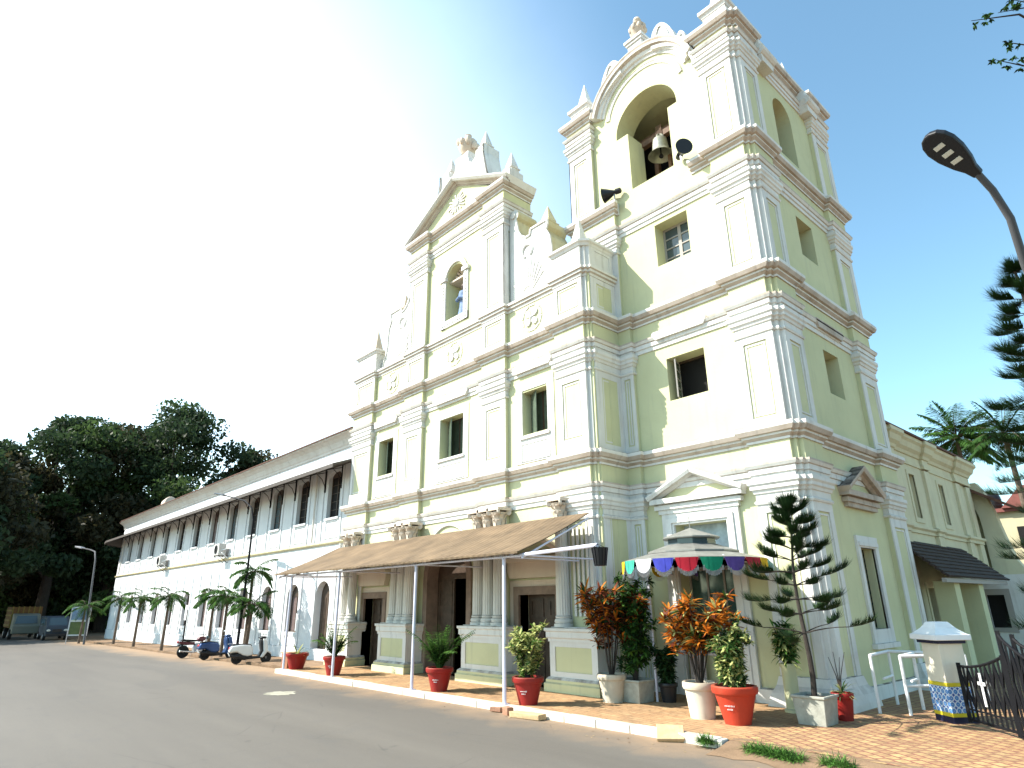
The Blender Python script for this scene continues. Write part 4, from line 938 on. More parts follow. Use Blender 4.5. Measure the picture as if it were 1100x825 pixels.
t = thing('water_tank', 'small tan tank lying on the wing roof edge', 'tank', (-50, 1.5, 10.4)); mb = MB(); mb.lathe([(0, -.6), (.45, -.6), (.5, -.5), (.5, .5), (.45, .6), (0, .6)], (-50, 1.4, 10.85), 16, axis=(1, 0, .1)); mb.build('tank_body', CAPM, t, smooth=True)
mb = MB(); mb.box(-50.5, -49.5, 1.2, 1.6, 10.3, 10.5); mb.build('cradle', BEAM, t)

# ------------------------------------------------------------------ annex behind the tower
annex = thing('side_building', 'cream two storey building with tall slit windows behind the tower', 'building', (2, 13, 0))
CREAM = plaster('cream_plaster', (0.66, 0.61, 0.42), streak=0.22, ledge=0.5, stain=0.2)
AX = 4.7
mb = MB(); mb.panel(rect(8.05, 18.6, -.1, 7.3), [rect(11.1, 11.7, 4.9, 6.45), rect(14.4, 15.0, 4.9, 6.4), rect(9.0, 9.9, .9, 2.6), rect(10.6, 11.5, .9, 2.6), rect(13.2, 14.1, .9, 2.6)], (AX, 0, 0), SX, FZ, SN, .4)
mb.box(-1, AX, 18.2, 18.6, -.1, 7.3); mb.build('wall', CREAM, annex)
for y0, y1, z0, z1 in ((11.1, 11.7, 4.9, 6.45), (14.4, 15.0, 4.9, 6.4)): mb = MB(); mb.box(AX - .3, AX - .25, y0, y1, z0, z1); mb.build('window', STAIN, annex)
for y0, y1 in ((9.0, 9.9), (10.6, 11.5), (13.2, 14.1)): mb = MB(); mb.box(AX - .3, AX - .25, y0, y1, .9, 2.6); mb.build('window', DARK, annex)
for y0, y1 in ((9.0, 9.9), (10.6, 11.5), (13.2, 14.1)): mb = MB(); mb.panel(rect(y0 - .16, y1 + .16, .75, 2.76), [rect(y0, y1, .9, 2.6)], (AX + .03, 0, 0), SX, FZ, SN, .06); mb.build('window_surround', CREAM, annex)
for y0, y1 in ((11.1, 11.7), (14.4, 15.0)): mb = MB(); mb.panel(rect(y0 - .16, y1 + .16, 4.74, 6.55), [rect(y0, y1, 4.9, 6.42)], (AX + .03, 0, 0), SX, FZ, SN, .06); mb.build('window_surround', CREAM, annex)
apth = [(AX, 8.05), (AX, 9.2), (AX + .1, 9.2), (AX + .1, 9.8), (AX, 9.8), (AX, 12.7), (AX + .1, 12.7), (AX + .1, 13.3), (AX, 13.3), (AX, 16.6), (AX + .1, 16.6), (AX + .1, 18.65), (4, 18.65)]
mb = MB(); mb.sweep(apth, [(-.02, 6.75), (.04, 6.76), (.04, 6.88), (.012, 6.9), (.012, 7.1), (.06, 7.12), (.10, 7.22), (.2, 7.32), (.26, 7.5), (.34, 7.58), (.34, 7.7), (-.02, 7.72)]); mb.build('cornice', CREAM, annex); mb = MB(); mb.sweep(apth, [(-.02, 4.35), (.05, 4.36), (.05, 4.46), (.12, 4.52), (.12, 4.6), (-.02, 4.64)]); mb.build('string_course', CREAM, annex)
for y0, y1 in ((9.2, 9.8), (12.7, 13.3), (16.6, 17.2), (18.05, 18.65)):
    mb = MB(); mb.box(AX - .05, AX + .1, y0, y1, 4.64, 6.7); mb.build('pilaster', CREAM, annex); mb = MB(); mb.box(AX - .05, AX + .12, y0, y1, 2.9, 4.35); mb.build('pilaster', CREAM, annex)
mb = MB(); mb.prism([(5.12, 7.70), (5.12, 7.77), (1.0, 9.1), (1.0, 7.7)], (0, 8.05, 0), FX, FZ, (0, 1, 0), 0, 10.8); mb.build('roof', ROOFT, annex)
# tiled porch
mb = MB()
slope = Vector((5.95 - 4.72, 0, 2.86 - 4.02)); sn = Vector((-slope.z, 0, slope.x)).normalized()
A = Vector((4.72, 8.2, 4.02)); nrow = 9
for k in range(nrow):        # stepped courses of tiles
    a = A + slope * (k / nrow) + sn * .05; b = A + slope * ((k + 1.12) / nrow) + sn * .09
    mb.add([a, b, b + Vector((0, 7.2, 0)), a + Vector((0, 7.2, 0)), a - sn * .06, b - sn * .06, b + Vector((0, 7.2, 0)) - sn * .06, a + Vector((0, 7.2, 0)) - sn * .06], [(0, 1, 2, 3), (7, 6, 5, 4), (0, 4, 5, 1), (1, 5, 6, 2), (2, 6, 7, 3), (3, 7, 4, 0)])
mb.build('porch_roof', mat('dark_porch_tile', (.055, .038, .032), .9, var=.4, vscale=5), annex)
mb = MB(); mb.box(5.80, 5.92, 8.2, 15.4, 2.72, 2.84); mb.build('porch_beam', WINW, annex)
for y in (9.5, 12.2):
    mb = MB(); mb.box(5.2, 5.75, y, y + .55, 0, 2.78); mb.box(5.15, 5.8, y - .05, y + .6, 0, .3); mb.build('porch_pillar', WALL, annex)
mb = MB(); mb.panel(rect(4.72, 7.0, 0, 3.1), [rect(5.05, 5.62, 1.25, 2.4)], (0, 16, 0), FX, FZ, FN, .3); mb.build('porch_wall', TRIM, annex)
mb = MB(); mb.box(5.05, 5.62, 16.15, 16.2, 1.25, 2.4); mb.build('window', DARK, annex)
mb = MB(); mb.panel(rect(4.9, 5.8, 1.1, 2.6), [rect(5.06, 5.61, 1.26, 2.39)], (0, 15.97, 0), FX, FZ, FN, .06); mb.build('window_surround', WINW, annex)
mb = MB()
mb.panel([(3.0, 0), (6.7, 0), (6.6, 2.6), (6.0, 3.1), (5.65, 3.8), (5.45, 4.8), (5.3, 5.8), (5.1, 6.6), (4.9, 7.0), (3.0, 7.0)], [archo(3.9, 4.78, 3.2, 5.2, 12, 1.1)], (0, 19.3, 0), FX, FZ, FN, .5); mb.build('arched_gable', CREAM, annex)
mb = MB(); mb.box(3.5, 5.0, 19.9, 20.0, 2.8, 6.6); mb.build('inner_backing', STAIN, annex)
mb = MB(); mb.prism([(4.4, 6.95), (6.3, 5.72), (6.3, 5.6), (4.4, 6.8)], (0, 18.7, 0), FX, FZ, (0, 1, 0), 0, 1.3); mb.build('side_roof', ROOFT, annex)
yb = thing('house', 'distant yellow house with red roof behind the palms', 'house', (3, 44, 0))
YEL = plaster('yellow_house_plaster', (0.50, 0.45, 0.30), streak=0.2); REDR = mat('red_roof', (0.20, 0.07, 0.06), 0.8, var=0.2)
mb = MB(); mb.box(-2, 9, 40, 48, 0, 8.0); mb.build('wall', YEL, yb)
mb = MB(); mb.prism([(1.9, 8.02), (9.4, 8.02), (9.4, 9.4), (3.2, 9.4)], (0, 39.5, 0), FX, FZ, (0, 1, 0), 0, 9); mb.box(-2.2, 9.2, 39.7, 39.95, 7.8, 8.05); mb.build('roof', REDR, yb)
mb = MB(); mb.box(.6, 1.5, 39.95, 40.02, 5.4, 6.8); mb.box(2.4, 3.3, 39.95, 40.02, 5.4, 6.8); mb.build('window', DARK, yb)
t = thing('roof_tank', 'black water tank standing on the distant yellow house', 'water tank', (1.1, 41, 8.05)); mb = MB(); mb.lathe([(.62, 0), (.66, .3), (.66, .9), (.55, 1.15), (.25, 1.25), (.25, 1.35), (0, 1.38)], (1.1, 41, 8.05), 18); mb.build('tank_body', BLKP, t, smooth=True)
mb = MB(); mb.lathe([(.67, .28), (.69, .32), (.67, .36)], (1.1, 41, 8.05), 18); mb.lathe([(.67, .68), (.69, .72), (.67, .76)], (1.1, 41, 8.05), 18); mb.build('tank_rib', BLKP, t)

# ------------------------------------------------------------------ awning on posts
def canvas():
    m = mat('brown_canvas', (0.175, 0.118, 0.068), 0.85, var=0.42, vscale=1.1)
    n = m.node_tree; b = n.nodes['Principled BSDF']; src = b.inputs['Base Color'].links[0].from_socket
    ge = n.nodes.new('ShaderNodeNewGeometry'); wv = n.nodes.new('ShaderNodeTexWave'); wv.wave_type = 'BANDS'; wv.bands_direction = 'X'; wv.inputs['Scale'].default_value = 1.35; wv.inputs['Distortion'].default_value = 0.3
    n.links.new(ge.outputs['Position'], wv.inputs['Vector'])
    mp = n.nodes.new('ShaderNodeMapRange'); mp.inputs[1].default_value = .0; mp.inputs[2].default_value = 1; mp.inputs[3].default_value = 0.86; mp.inputs[4].default_value = 1.0
    n.links.new(wv.outputs['Fac'], mp.inputs[0])
    mx = n.nodes.new('ShaderNodeMix'); mx.data_type = 'RGBA'; mx.blend_type = 'MULTIPLY'; mx.inputs['Factor'].default_value = 1
    n.links.new(src, mx.inputs['A']); n.links.new(mp.outputs[0], mx.inputs['B']); n.links.new(mx.outputs['Result'], b.inputs['Base Color'])
    bp = n.nodes.new('ShaderNodeBump'); bp.inputs['Strength'].default_value = .4; bp.inputs['Distance'].default_value = .03
    n.links.new(wv.outputs['Fac'], bp.inputs['Height']); n.links.new(bp.outputs['Normal'], b.inputs['Normal'])
    return m
CANVAS = canvas()
aw = thing('awning', 'long brown canvas awning on thin white poles along the church front', 'awning', (-7, -1.5, 0))
mb = MB(); nx, ny = 40, 5; xs0, xs1 = -14.4, .02; P = []; F = []
for lay in (0, -.025):
    for j in range(ny + 1):
        t_ = j / ny
        for i in range(nx + 1):
            x = xs0 + (xs1 - xs0) * i / nx
            sag = -.05 * math.sin(math.pi * t_) - .025 * abs(math.sin(math.pi * i / nx * 4)) * t_
            P.append((x, -.42 - 2.68 * t_, 4.60 - 1.16 * t_ + sag + lay + .012 * math.sin(i * 2.1) * t_))
W_ = nx + 1; M_ = W_ * (ny + 1)
for j in range(ny):
    for i in range(nx):
        a = j * W_ + i; F.append((a, a + W_, a + W_ + 1, a + 1)); F.append((M_ + a, M_ + a + 1, M_ + a + W_ + 1, M_ + a + W_))
for i in range(nx): a = ny * W_ + i; F.append((a, M_ + a, M_ + a + 1, a + 1))
for j in range(ny): a = j * W_; F.append((a, M_ + a, M_ + a + W_, a + W_)); a += nx; F.append((a, a + W_, M_ + a + W_, M_ + a))
mb.add(P, F)
for i in range(nx):        # ragged hem
    x = xs0 + (xs1 - xs0) * i / nx; mb.box(x, x + .361, -3.125, -3.103, 3.40 + .006 * math.sin(i * 1.7), 3.45)
mb.build('canopy', CANVAS, aw)
PX = [-.72, -4.62, -9.3, -13.15]
for x in PX:
    mb = MB(); mb.tube([(x, -2.9, 0), (x, -2.9, 3.34)], .045, 10); mb.box(x - .09, x + .09, -2.99, -2.81, .0, .035); mb.build('pole', PIPE, aw, smooth=True)
mb = MB(); mb.tube([(-14.35, -2.9, 3.36), (.05, -2.9, 3.36)], .032, 8); mb.build('front_rail', PIPE, aw)
for x in PX + [-14.3, 0.0]:
    mb = MB(); mb.tube([(x, -2.95, 3.30), (x, -.45, 4.44)], .028, 8); mb.tube([(x, -2.9, 3.36), (x, -.1, 3.36)], .022, 8); mb.build('rafter', PIPE, aw)
mb = MB(); mb.tube([(-.1, -2.9, 3.37), (2.36, -2.9, 3.44)], .045, 8); mb.build('outrigger', PIPE, aw)
hb = thing('hanging_basket', 'black wire plant basket hanging from the end of the awning pole', 'basket', (2.42, -2.9, 3.0))
mb = MB(); mb.lathe([(.12, 3.0), (.17, 3.36), (.18, 3.38), (.15, 3.36), (.1, 3.04), (.0, 3.03)], (2.42, -2.9, 0), 14); mb.build('basket_body', BLKP, hb)
mb = MB()
for k in range(3): a = R(120 * k); mb.bar((2.42 + .16 * math.cos(a), -2.9 + .16 * math.sin(a), 3.37), (2.36, -2.9, 3.46), .008)
for k in range(12): a = R(30 * k); mb.bar((2.42 + .125 * math.cos(a), -2.9 + .125 * math.sin(a), 3.0), (2.42 + .18 * math.cos(a), -2.9 + .18 * math.sin(a), 3.38), .012)
mb.build('wires', IRON, hb)

# ------------------------------------------------------------------ glass shrine kiosk before the tower door
ks = thing('shrine_canopy', 'round tiered metal canopy with coloured scalloped fringe before the tower door', 'canopy', (2.55, .55, 0))
KC = (2.55, .5); KR = 1.72; nk = 10; ph = R(18)
TIN = mat('aged_tin_roof', (0.27, 0.265, 0.24), 0.5, 0.4, var=0.3, vscale=3)
mb = MB(); mb.lathe([(.52, 3.60), (.54, 3.62), (1.08, 3.44), (1.14, 3.42), (1.14, 3.38), (1.10, 3.38), (KR, 3.22), (KR + .03, 3.21), (KR + .03, 3.17), (KR - .05, 3.17), (0.3, 3.3)], (*KC, 0), nk, phase=ph); mb.build('roof', TIN, ks)
mb = MB(); mb.lathe([(.60, 3.56), (.60, 3.74)], (*KC, 0), nk, phase=ph); mb.build('lantern_glass', GLASS, ks)
mb = MB(); mb.lathe([(.70, 3.73), (.72, 3.75), (.72, 3.77), (.0, 4.02)], (*KC, 0), nk, phase=ph); mb.tube([(*KC, 4.0), (*KC, 4.3)], .012, 6); mb.build('cupola', TIN, ks)
mb = MB(); mb.tube([(1.52, .0, 0), (1.52, .0, 3.24)], .03, 8); mb.build('post', PIPE, ks)
for x in (1.25, 3.85):
    mb = MB(); mb.tube([(x, 1.58, 2.9), (x, 1.0, 3.1), (x, -.3, 3.24)], .025, 8); mb.build('wall_bracket', PIPE, ks)
mb = MB(); mb.lathe([(KR - .02, 3.14), (KR - .02, 3.19), (KR - .08, 3.19), (KR - .08, 3.14), (KR - .02, 3.14)], (*KC, 0), nk, phase=ph); mb.build('eave_ring', TIN, ks)
cols = {'yellow': (0.75, 0.50, 0.02), 'teal': (0.06, 0.45, 0.33), 'white': (0.82, 0.82, 0.85), 'blue': (0.05, 0.06, 0.42), 'red': (0.42, 0.012, 0.03), 'green': (0.01, 0.26, 0.14), 'purple': (0.16, 0.09, 0.36), 'crimson': (0.62, 0.03, 0.06)}
FAB = {k: mat(k + '_cloth', tuple(q * .8 for q in v), 0.9, var=.25, vscale=5) for k, v in cols.items()}
FRING = mat('silver_fringe', (0.55, 0.55, 0.55), 0.6)
seq = ['crimson', 'yellow', 'teal', 'white', 'blue', 'red', 'green', 'purple', 'crimson', 'yellow', 'teal', 'white', 'blue', 'red', 'green', 'purple', 'crimson', 'yellow', 'white', 'blue']
NSC = 20; frm = MB()
for k in range(NSC):
    a0 = R(199 + 18 * k) ; a1 = a0 + R(18)
    if k > 13 and k < 19 and False: continue
    pt = lambda t_, z: (KC[0] + (KR + .035) * math.cos(a0 + (a1 - a0) * t_), KC[1] + (KR + .035) * math.sin(a0 + (a1 - a0) * t_), z)
    mb = MB(); top_, bot = [], []
    for i in range(11):
        t_ = .03 + .94 * i / 10; d = .30 * math.sqrt(max(0, 1 - (2 * i / 10 - 1) ** 2)); top_.append(pt(t_, 3.2)); bot.append(pt(t_, 3.19 - d))
        if 0 < i < 10:
            for q in (0, .5):
                tt = t_ + q * .094; frm.tube([pt(tt, 3.19 - d + .01), pt(tt, 3.19 - d - .10)], .006, 3)
    for i in range(10): mb.add([top_[i], bot[i], bot[i + 1], top_[i + 1]], [(0, 1, 2, 3)])
    so_ = mb.build('scallop', FAB[seq[k]], ks); frm.build('fringe', FRING, so_); frm = MB(); md = so_.modifiers.new('solid', 'SOLIDIFY'); md.thickness = .006
st = thing('shrine_figure', 'pale blue robed figure standing at the glazed shrine in the tower doorway', 'statue', (2.3, 1.8, 1.0))
mb = MB(); mb.lathe([(.2, 1.05), (.17, 1.5), (.15, 1.9), (.19, 2.1), (.14, 2.22), (.05, 2.27)], (2.3, 1.8, 0), 14); mb.build('robe', mat('pale_robe', (0.5, 0.62, 0.68), .7), st, smooth=True)
mb = MB(); mb.ball((2.3, 1.8, 2.38), (.085, .09, .115), 12); mb.ball((2.3, 1.71, 2.36), (.015, .02, .025), 6, k=4); mb.build('head', mat('statue_face', (0.42, 0.27, 0.2), .6), st, smooth=True)
al = thing('altar', 'pale plastered altar block filling the foot of the tower doorway', 'altar', (2.22, 1.7, 0))
mb = MB(); mb.box(1.44, 3.0, 1.62, 1.98, 0, .96); mb.build('block', WALL, al); mb = MB(); mb.box(1.43, 3.01, 1.58, 1.99, .96, 1.02); mb.build('slab', TRIM, al)
cu = MB()
pp = [(1.62 + .022 * i, 1.36 + .022 * math.sin(i * 1.1)) for i in range(22)]
cu.sweep(pp, [(0, .1), (0, 1.5)], caps=False); o = cu.build('curtain', mat('pinkish_cloth', (0.56, 0.47, 0.45), .9)); tag(o, 'pinkish white cloth hanging beside the canopy post under the shrine', 'curtain'); md = o.modifiers.new('solid', 'SOLIDIFY'); md.thickness = .01
# ------------------------------------------------------------------ plants
def blade(mb, p, d, L, wd, droop, mi=0, nseg=2, roll=0.0, rng_=random):
    p, d = Vector(p), Vector(d).normalized()
    s = d.cross(Vector((0, 0, 1)))
    s = s.normalized() if s.length > .05 else Vector((1, 0, 0))
    if roll: s = Quaternion(d, roll) @ s
    b = len(mb.v); pts = []; q = p.copy(); dd = d.copy()
    for i in range(nseg + 1):
        t = i / nseg; w_ = wd * (.35 + 1.3 * t * (1 - t) * 2 if t < 1 else .06)
        mb.v.append(tuple(q - s * w_ / 2)); mb.v.append(tuple(q + s * w_ / 2))
        dd = (dd + Vector((0, 0, -droop / nseg))).normalized(); q = q + dd * L / nseg
    for i in range(nseg): mb.f.append([b + 2 * i, b + 2 * i + 1, b + 2 * i + 3, b + 2 * i + 2]); mb.m.append(mi)
def rdir(r_, zmin=-1, zmax=1):
    z = r_.uniform(zmin, zmax); a = r_.uniform(0, 2 * math.pi); q = math.sqrt(max(0, 1 - z * z)); return Vector((q * math.cos(a), q * math.sin(a), z))
def pot(par, x, y, rt, rb, h, mt, z=0.0, rim=True, square=False, mark=False):
    n = 4 if square else 28; k = 2 ** .5 if square else 1; phs = R(45) if square else 0
    prof = [(rb * k, z), (rb * k, z + .02)]
    if rim: prof += [(rt * .93 * k, z + h * .78), (rt * 1.02 * k, z + h * .80), (rt * 1.06 * k, z + h * .86), (rt * 1.06 * k, z + h * .97), (rt * 1.02 * k, z + h), (rt * .9 * k, z + h), (rt * .88 * k, z + h - .06), (0, z + h - .06)]
    else: prof += [(rt * k, z + h * .9), (rt * 1.07 * k, z + h * .91), (rt * 1.07 * k, z + h), (rt * .9 * k, z + h), (rt * .9 * k, z + h - .05), (0, z + h - .05)]
    mb = MB(); mb.lathe(prof, (x, y, 0), n, phase=phs); o = mb.build('pot', mt, par, smooth=not square, bevel=.012 if square else 0)
    s_ = MB(); s_.lathe([(rt * .86 * k, z + h - .05), (rt * .4 * k, z + h - .03), (0, z + h - .025)], (x, y, 0), n, phase=phs); s_.build('soil', SOIL, par)
    if mark:   # small faded white lettering strokes, unreadable in the photograph too
        w_ = MB(); rr_ = random.Random(int(x * 10)); cdir = math.atan2(CAM.y - y, CAM.x - x) - .35
        for row, n_ in ((.50, 8), (.41, 5)):
            rad = rb + (rt * .93 - rb) * (row / .78) + .004
            for i in range(n_):
                a = cdir + (i - n_ / 2) * .075; hh = rr_.uniform(.008, .017)
                w_.obox((x + rad * math.cos(a), y + rad * math.sin(a), z + h * row + hh * .3), (-.0045 * math.sin(a), .0045 * math.cos(a), 0), (.002 * math.cos(a), .002 * math.sin(a), 0), (.002, 0, hh))
        w_.build('lettering', WHITEP, o)
    return o
def bushy(par, x, y, z, h, w_, seed, mats, nst=7, tips=4, leaves=14, L=.17, lw=.05, droop=.5, spread=.5, bare=.25, zm=-.35, wts=None, stem_mat=None):
    r_ = random.Random(seed); st = MB(); lf = MB(); lf.loose = True
    for i in range(nst):
        a = 2 * math.pi * i / nst + r_.uniform(-.4, .4); rad = w_ * r_.uniform(.35, 1); hh = h * r_.uniform(.55, 1.0)
        b0 = Vector((x + .05 * math.cos(a), y + .05 * math.sin(a), z)); e = Vector((x + rad * math.cos(a), y + rad * math.sin(a), z + hh))
        m1 = b0.lerp(e, .5) + Vector((-.25 * rad * math.cos(a), -.25 * rad * math.sin(a), .03))
        st.tube([b0, m1, e], [.016, .012, .007], 5)
        for k in range(tips):
            t_ = 1.0 if k == 0 else r_.uniform(bare, .95); c = b0.lerp(m1, t_ * 2) if t_ < .5 else m1.lerp(e, t_ * 2 - 1)
            if k:
                off = rdir(r_, -.1, .9) * r_.uniform(.06, .18) * (h / 1.2); st.tube([c, c + off], [.008, .005], 4); c = c + off
            for j in range(leaves):
                d = rdir(r_, zm, .95); mi = r_.choices(range(len(mats)), wts)[0] if wts else r_.randrange(len(mats))
                blade(lf, c + Vector((0, 0, r_.uniform(-.06, .04))), d, L * r_.uniform(.7, 1.25), lw * r_.uniform(.8, 1.2), droop * r_.uniform(.5, 1.4), mi, 3, r_.uniform(-.5, .5))
    st.build('stem', stem_mat or BARKD, par); lf.build('foliage', mats, par)
def frond(lf, st, base, az, elev, L, leafL, droop, r_, n=16, lw=.03, mi=0):
    d = Vector((math.cos(az) * math.cos(elev), math.sin(az) * math.cos(elev), math.sin(elev))); p = Vector(base); pts = [p.copy()]
    seg = 9
    for i in range(seg):
        d = (d + Vector((0, 0, -droop / seg))).normalized(); p = p + d * L / seg; pts.append(p.copy())
    st.tube(pts, [.022 * L * (1 - i / seg) * .5 + .004 for i in range(seg + 1)], 4)
    for k in range(n):
        t = .16 + .84 * k / n; f = t * seg; i = min(int(f), seg - 1); c = pts[i].lerp(pts[i + 1], f - i); tg = (pts[i + 1] - pts[i]).normalized()
        sd_ = tg.cross(Vector((0, 0, 1)));
        if sd_.length < .1: sd_ = Vector((math.sin(az), -math.cos(az), 0))
        sd_.normalize(); ll = leafL * (math.sin(math.pi * min(1, t * .9 + .1)) * .8 + .25)
        for sg in (-1, 1):
            dd = (sd_ * sg * .85 + tg * .55 + Vector((0, 0, r_.uniform(.0, .35)))).normalized()
            blade(lf, c, dd, ll * r_.uniform(.85, 1.15), lw, .75, mi if r_.random() < .75 else mi + 1, 2)
def palm(name, label, cat, x, y, z, th, tr, nf, FL, LL, seed, group=None, lean=(0, 0), mats=None, n=16, lw=.03, elev=(0.1, 1.25), droop=(1.3, 2.5), pots=None, twin=None):
    t = thing(name, label, cat, (x, y, z), group); r_ = random.Random(seed); lf = MB(); lf.loose = True; tk = MB()
    heads = [(0, 0, th)] + (twin or [])
    for hx, hy, hh in heads:
        pts = [Vector((x + hx * .2, y + hy * .2, z)), Vector((x + hx * .6 + lean[0] * .35, y + hy * .6 + lean[1] * .35, z + hh * .5)), Vector((x + hx + lean[0], y + hy + lean[1], z + hh))]
        fine = []
        for i in range(13):
            u = i / 12; q = pts[0].lerp(pts[1], u).lerp(pts[1].lerp(pts[2], u), u); fine.append(q)
        tk.tube(fine, [tr * (1.25 - .45 * i / 12) * (1.06 if i % 2 else 1) for i in range(13)], 9)
        for k in range(nf):
            az = k * 2.399 + r_.uniform(-.25, .25); u = (k + .5) / nf
            frond(lf, tk, fine[-1] + Vector((0, 0, .05)), az, elev[0] + (elev[1] - elev[0]) * u, FL * r_.uniform(.85, 1.1), LL, droop[0] + (droop[1] - droop[0]) * r_.random(), r_, n, lw)
    tk.build('trunk', BARK, t); lf.build('crown', mats or [LEAFG, LEAFB], t); return t
# --- pots along the church front
GP = 'potted plants in front of the church'
def potted(label, x, y, z=0.0, cat='potted plant'): return thing('potted_plant', label, cat, (x, y, z), GP)
t = potted('variegated yellow green shrub in a red pot beside the awning pole nearest the tower', -.42, -2.42); pot(t, -.42, -2.42, .36, .22, .60, REDPOT, mark=True)
bushy(t, -.42, -2.42, .55, 1.2, .62, 11, [LEAFY, LEAFB, LEAFG], nst=16, tips=10, leaves=18, L=.14, lw=.052, bare=.1, wts=[7, 2, 1])
def pot_palm(label, x, y, seed, h, fl=1.0):
    t = potted(label, x, y); pot(t, x, y, .36, .22, .60, REDPOT, mark=True); r_ = random.Random(seed); lf = MB(); lf.loose = True; st = MB()
    for k in range(32):
        az = k * 2.399; u = k / 32
        frond(lf, st, (x + .06 * math.cos(az), y + .06 * math.sin(az), .58), az, 1.52 - .42 * r_.random(), h * r_.uniform(.5, 1.05), .27 * fl, r_.uniform(.5, 1.7), r_, 20, .045)
    st.build('stem', LEAFG, t); lf.build('foliage', [LEAFB, LEAFG], t)
pot_palm('bright green feathery palm in a red pot before the main church door', -3.95, -2.45, 21, 1.35)
pot_palm('green feathery palm in a red pot by the second awning pole from the left', -10.1, -2.45, 22, 1.25)
t = potted('small spiky plant in a wide red pot by the leftmost awning pole', -13.25, -2.35); pot(t, -13.25, -2.35, .40, .26, .55, REDPOT)
r_ = random.Random(4); lf = MB(); lf.loose = True
for k in range(26): blade(lf, (-13.25, -2.35, .5), rdir(r_, .35, .95), .55 * r_.uniform(.7, 1.1), .06, .7, r_.randrange(2), 3)
lf.build('foliage', [LEAFG, LEAFY], t)
bx = thing('crate', 'brown box standing on the pavement behind the leftmost red pot', 'box', (-14.0, -2.3, -.06)); mb = MB(); mb.box(-14.3, -13.75, -2.5, -2.1, -.07, .5); mb.build('box_body', mat('brown_box', (0.30, 0.13, 0.07), .8, var=.2), bx, bevel=.015); mb = MB(); mb.box(-14.33, -13.72, -2.53, -2.07, .5, .55); mb.build('lid', mat('box_lid', (0.42, .24, .13), .8), bx)
t = potted('maroon and orange croton in a cream pot by the corner pedestal', .75, -.72); pot(t, .75, -.72, .34, .24, .62, WHPOT)
bushy(t, .75, -.72, .58, 2.1, .85, 31, [LEAFO, LEAFR, LEAFD], nst=15, tips=5, leaves=19, L=.29, lw=.062, droop=.5, bare=.5, zm=-.2, wts=[4, 4, 2])
t = potted('tall dark green bamboo like shrub in a grey planter left of the shrine canopy', 1.15, -.3); pot(t, 1.15, -.3, .33, .28, .5, GRPOT, square=True, rim=False)
bushy(t, 1.15, -.3, .45, 2.45, .55, 32, [LEAFB, LEAFG, LEAFD], nst=22, tips=11, leaves=15, L=.19, lw=.055, droop=.8, bare=.12, wts=[3, 4, 2])
t = potted('low dark bush in a black pot beside the grey planter', 1.75, .15); pot(t, 1.75, .15, .22, .16, .42, BLKP)
bushy(t, 1.75, .15, .4, .8, .32, 33, [LEAFD], nst=14, tips=7, leaves=16, L=.17, lw=.06, bare=.1)
t = potted('large bright orange croton in a ribbed cream pot before the shrine canopy', 3.5, -1.2); pot(t, 3.5, -1.2, .34, .25, .68, WHPOT)
bushy(t, 3.5, -1.2, .62, 1.75, .92, 36, [LEAFO, LEAFR, LEAFY, LEAFG], nst=20, tips=6, leaves=19, L=.27, lw=.058, droop=.45, bare=.5, zm=-.15, wts=[7, 2, 1.5, 1.5])
t = potted('variegated cream green shrub in the big orange red pot', 4.35, -1.32); pot(t, 4.35, -1.32, .42, .25, .68, ORPOT, mark=True)
bushy(t, 4.35, -1.32, .62, 1.3, .42, 37, [LEAFY, LEAFG, LEAFB], nst=20, tips=12, leaves=18, L=.15, lw=.048, droop=.7, bare=.05, wts=[5, 4, 1])
t = potted('pale leafy plant in a tall narrow yellow column planter', 4.5, .75)
mb = MB(); mb.lathe([(.19, 0), (.19, .05), (.15, .08), (.15, .86), (.18, .9), (.18, .96), (.12, .96), (.12, .9), (0, .9)], (4.5, .75, 0), 16); mb.build('pot', WALL, t, smooth=True)
bushy(t, 4.5, .75, .9, .85, .26, 38, [LEAFB, LEAFY, LEAFG], nst=10, tips=7, leaves=12, L=.24, lw=.06, droop=1.0, bare=.2)
t = potted('small spiky plant in a red pot behind the grey box planter', 5.66, .5); pot(t, 5.66, .5, .2, .14, .5, REDPOT)
r_ = random.Random(9); lf = MB(); lf.loose = True
for k in range(30): blade(lf, (5.66, .5, .5), rdir(r_, .1, .95), .36 * r_.uniform(.7, 1.1), .03, .9, r_.randrange(2), 3)
lf.build('foliage', [LEAFG, LEAFY], t)
mb = MB()
for k in range(4): mb.tube([(5.64, .5, .45), (5.6 + .03 * k, .5, .8), (5.5 + .1 * k, .5 + .03 * k, 1.15 + .1 * (k % 2))], [.015, .01, .005], 5)
mb.build('stem', BARKD, t)
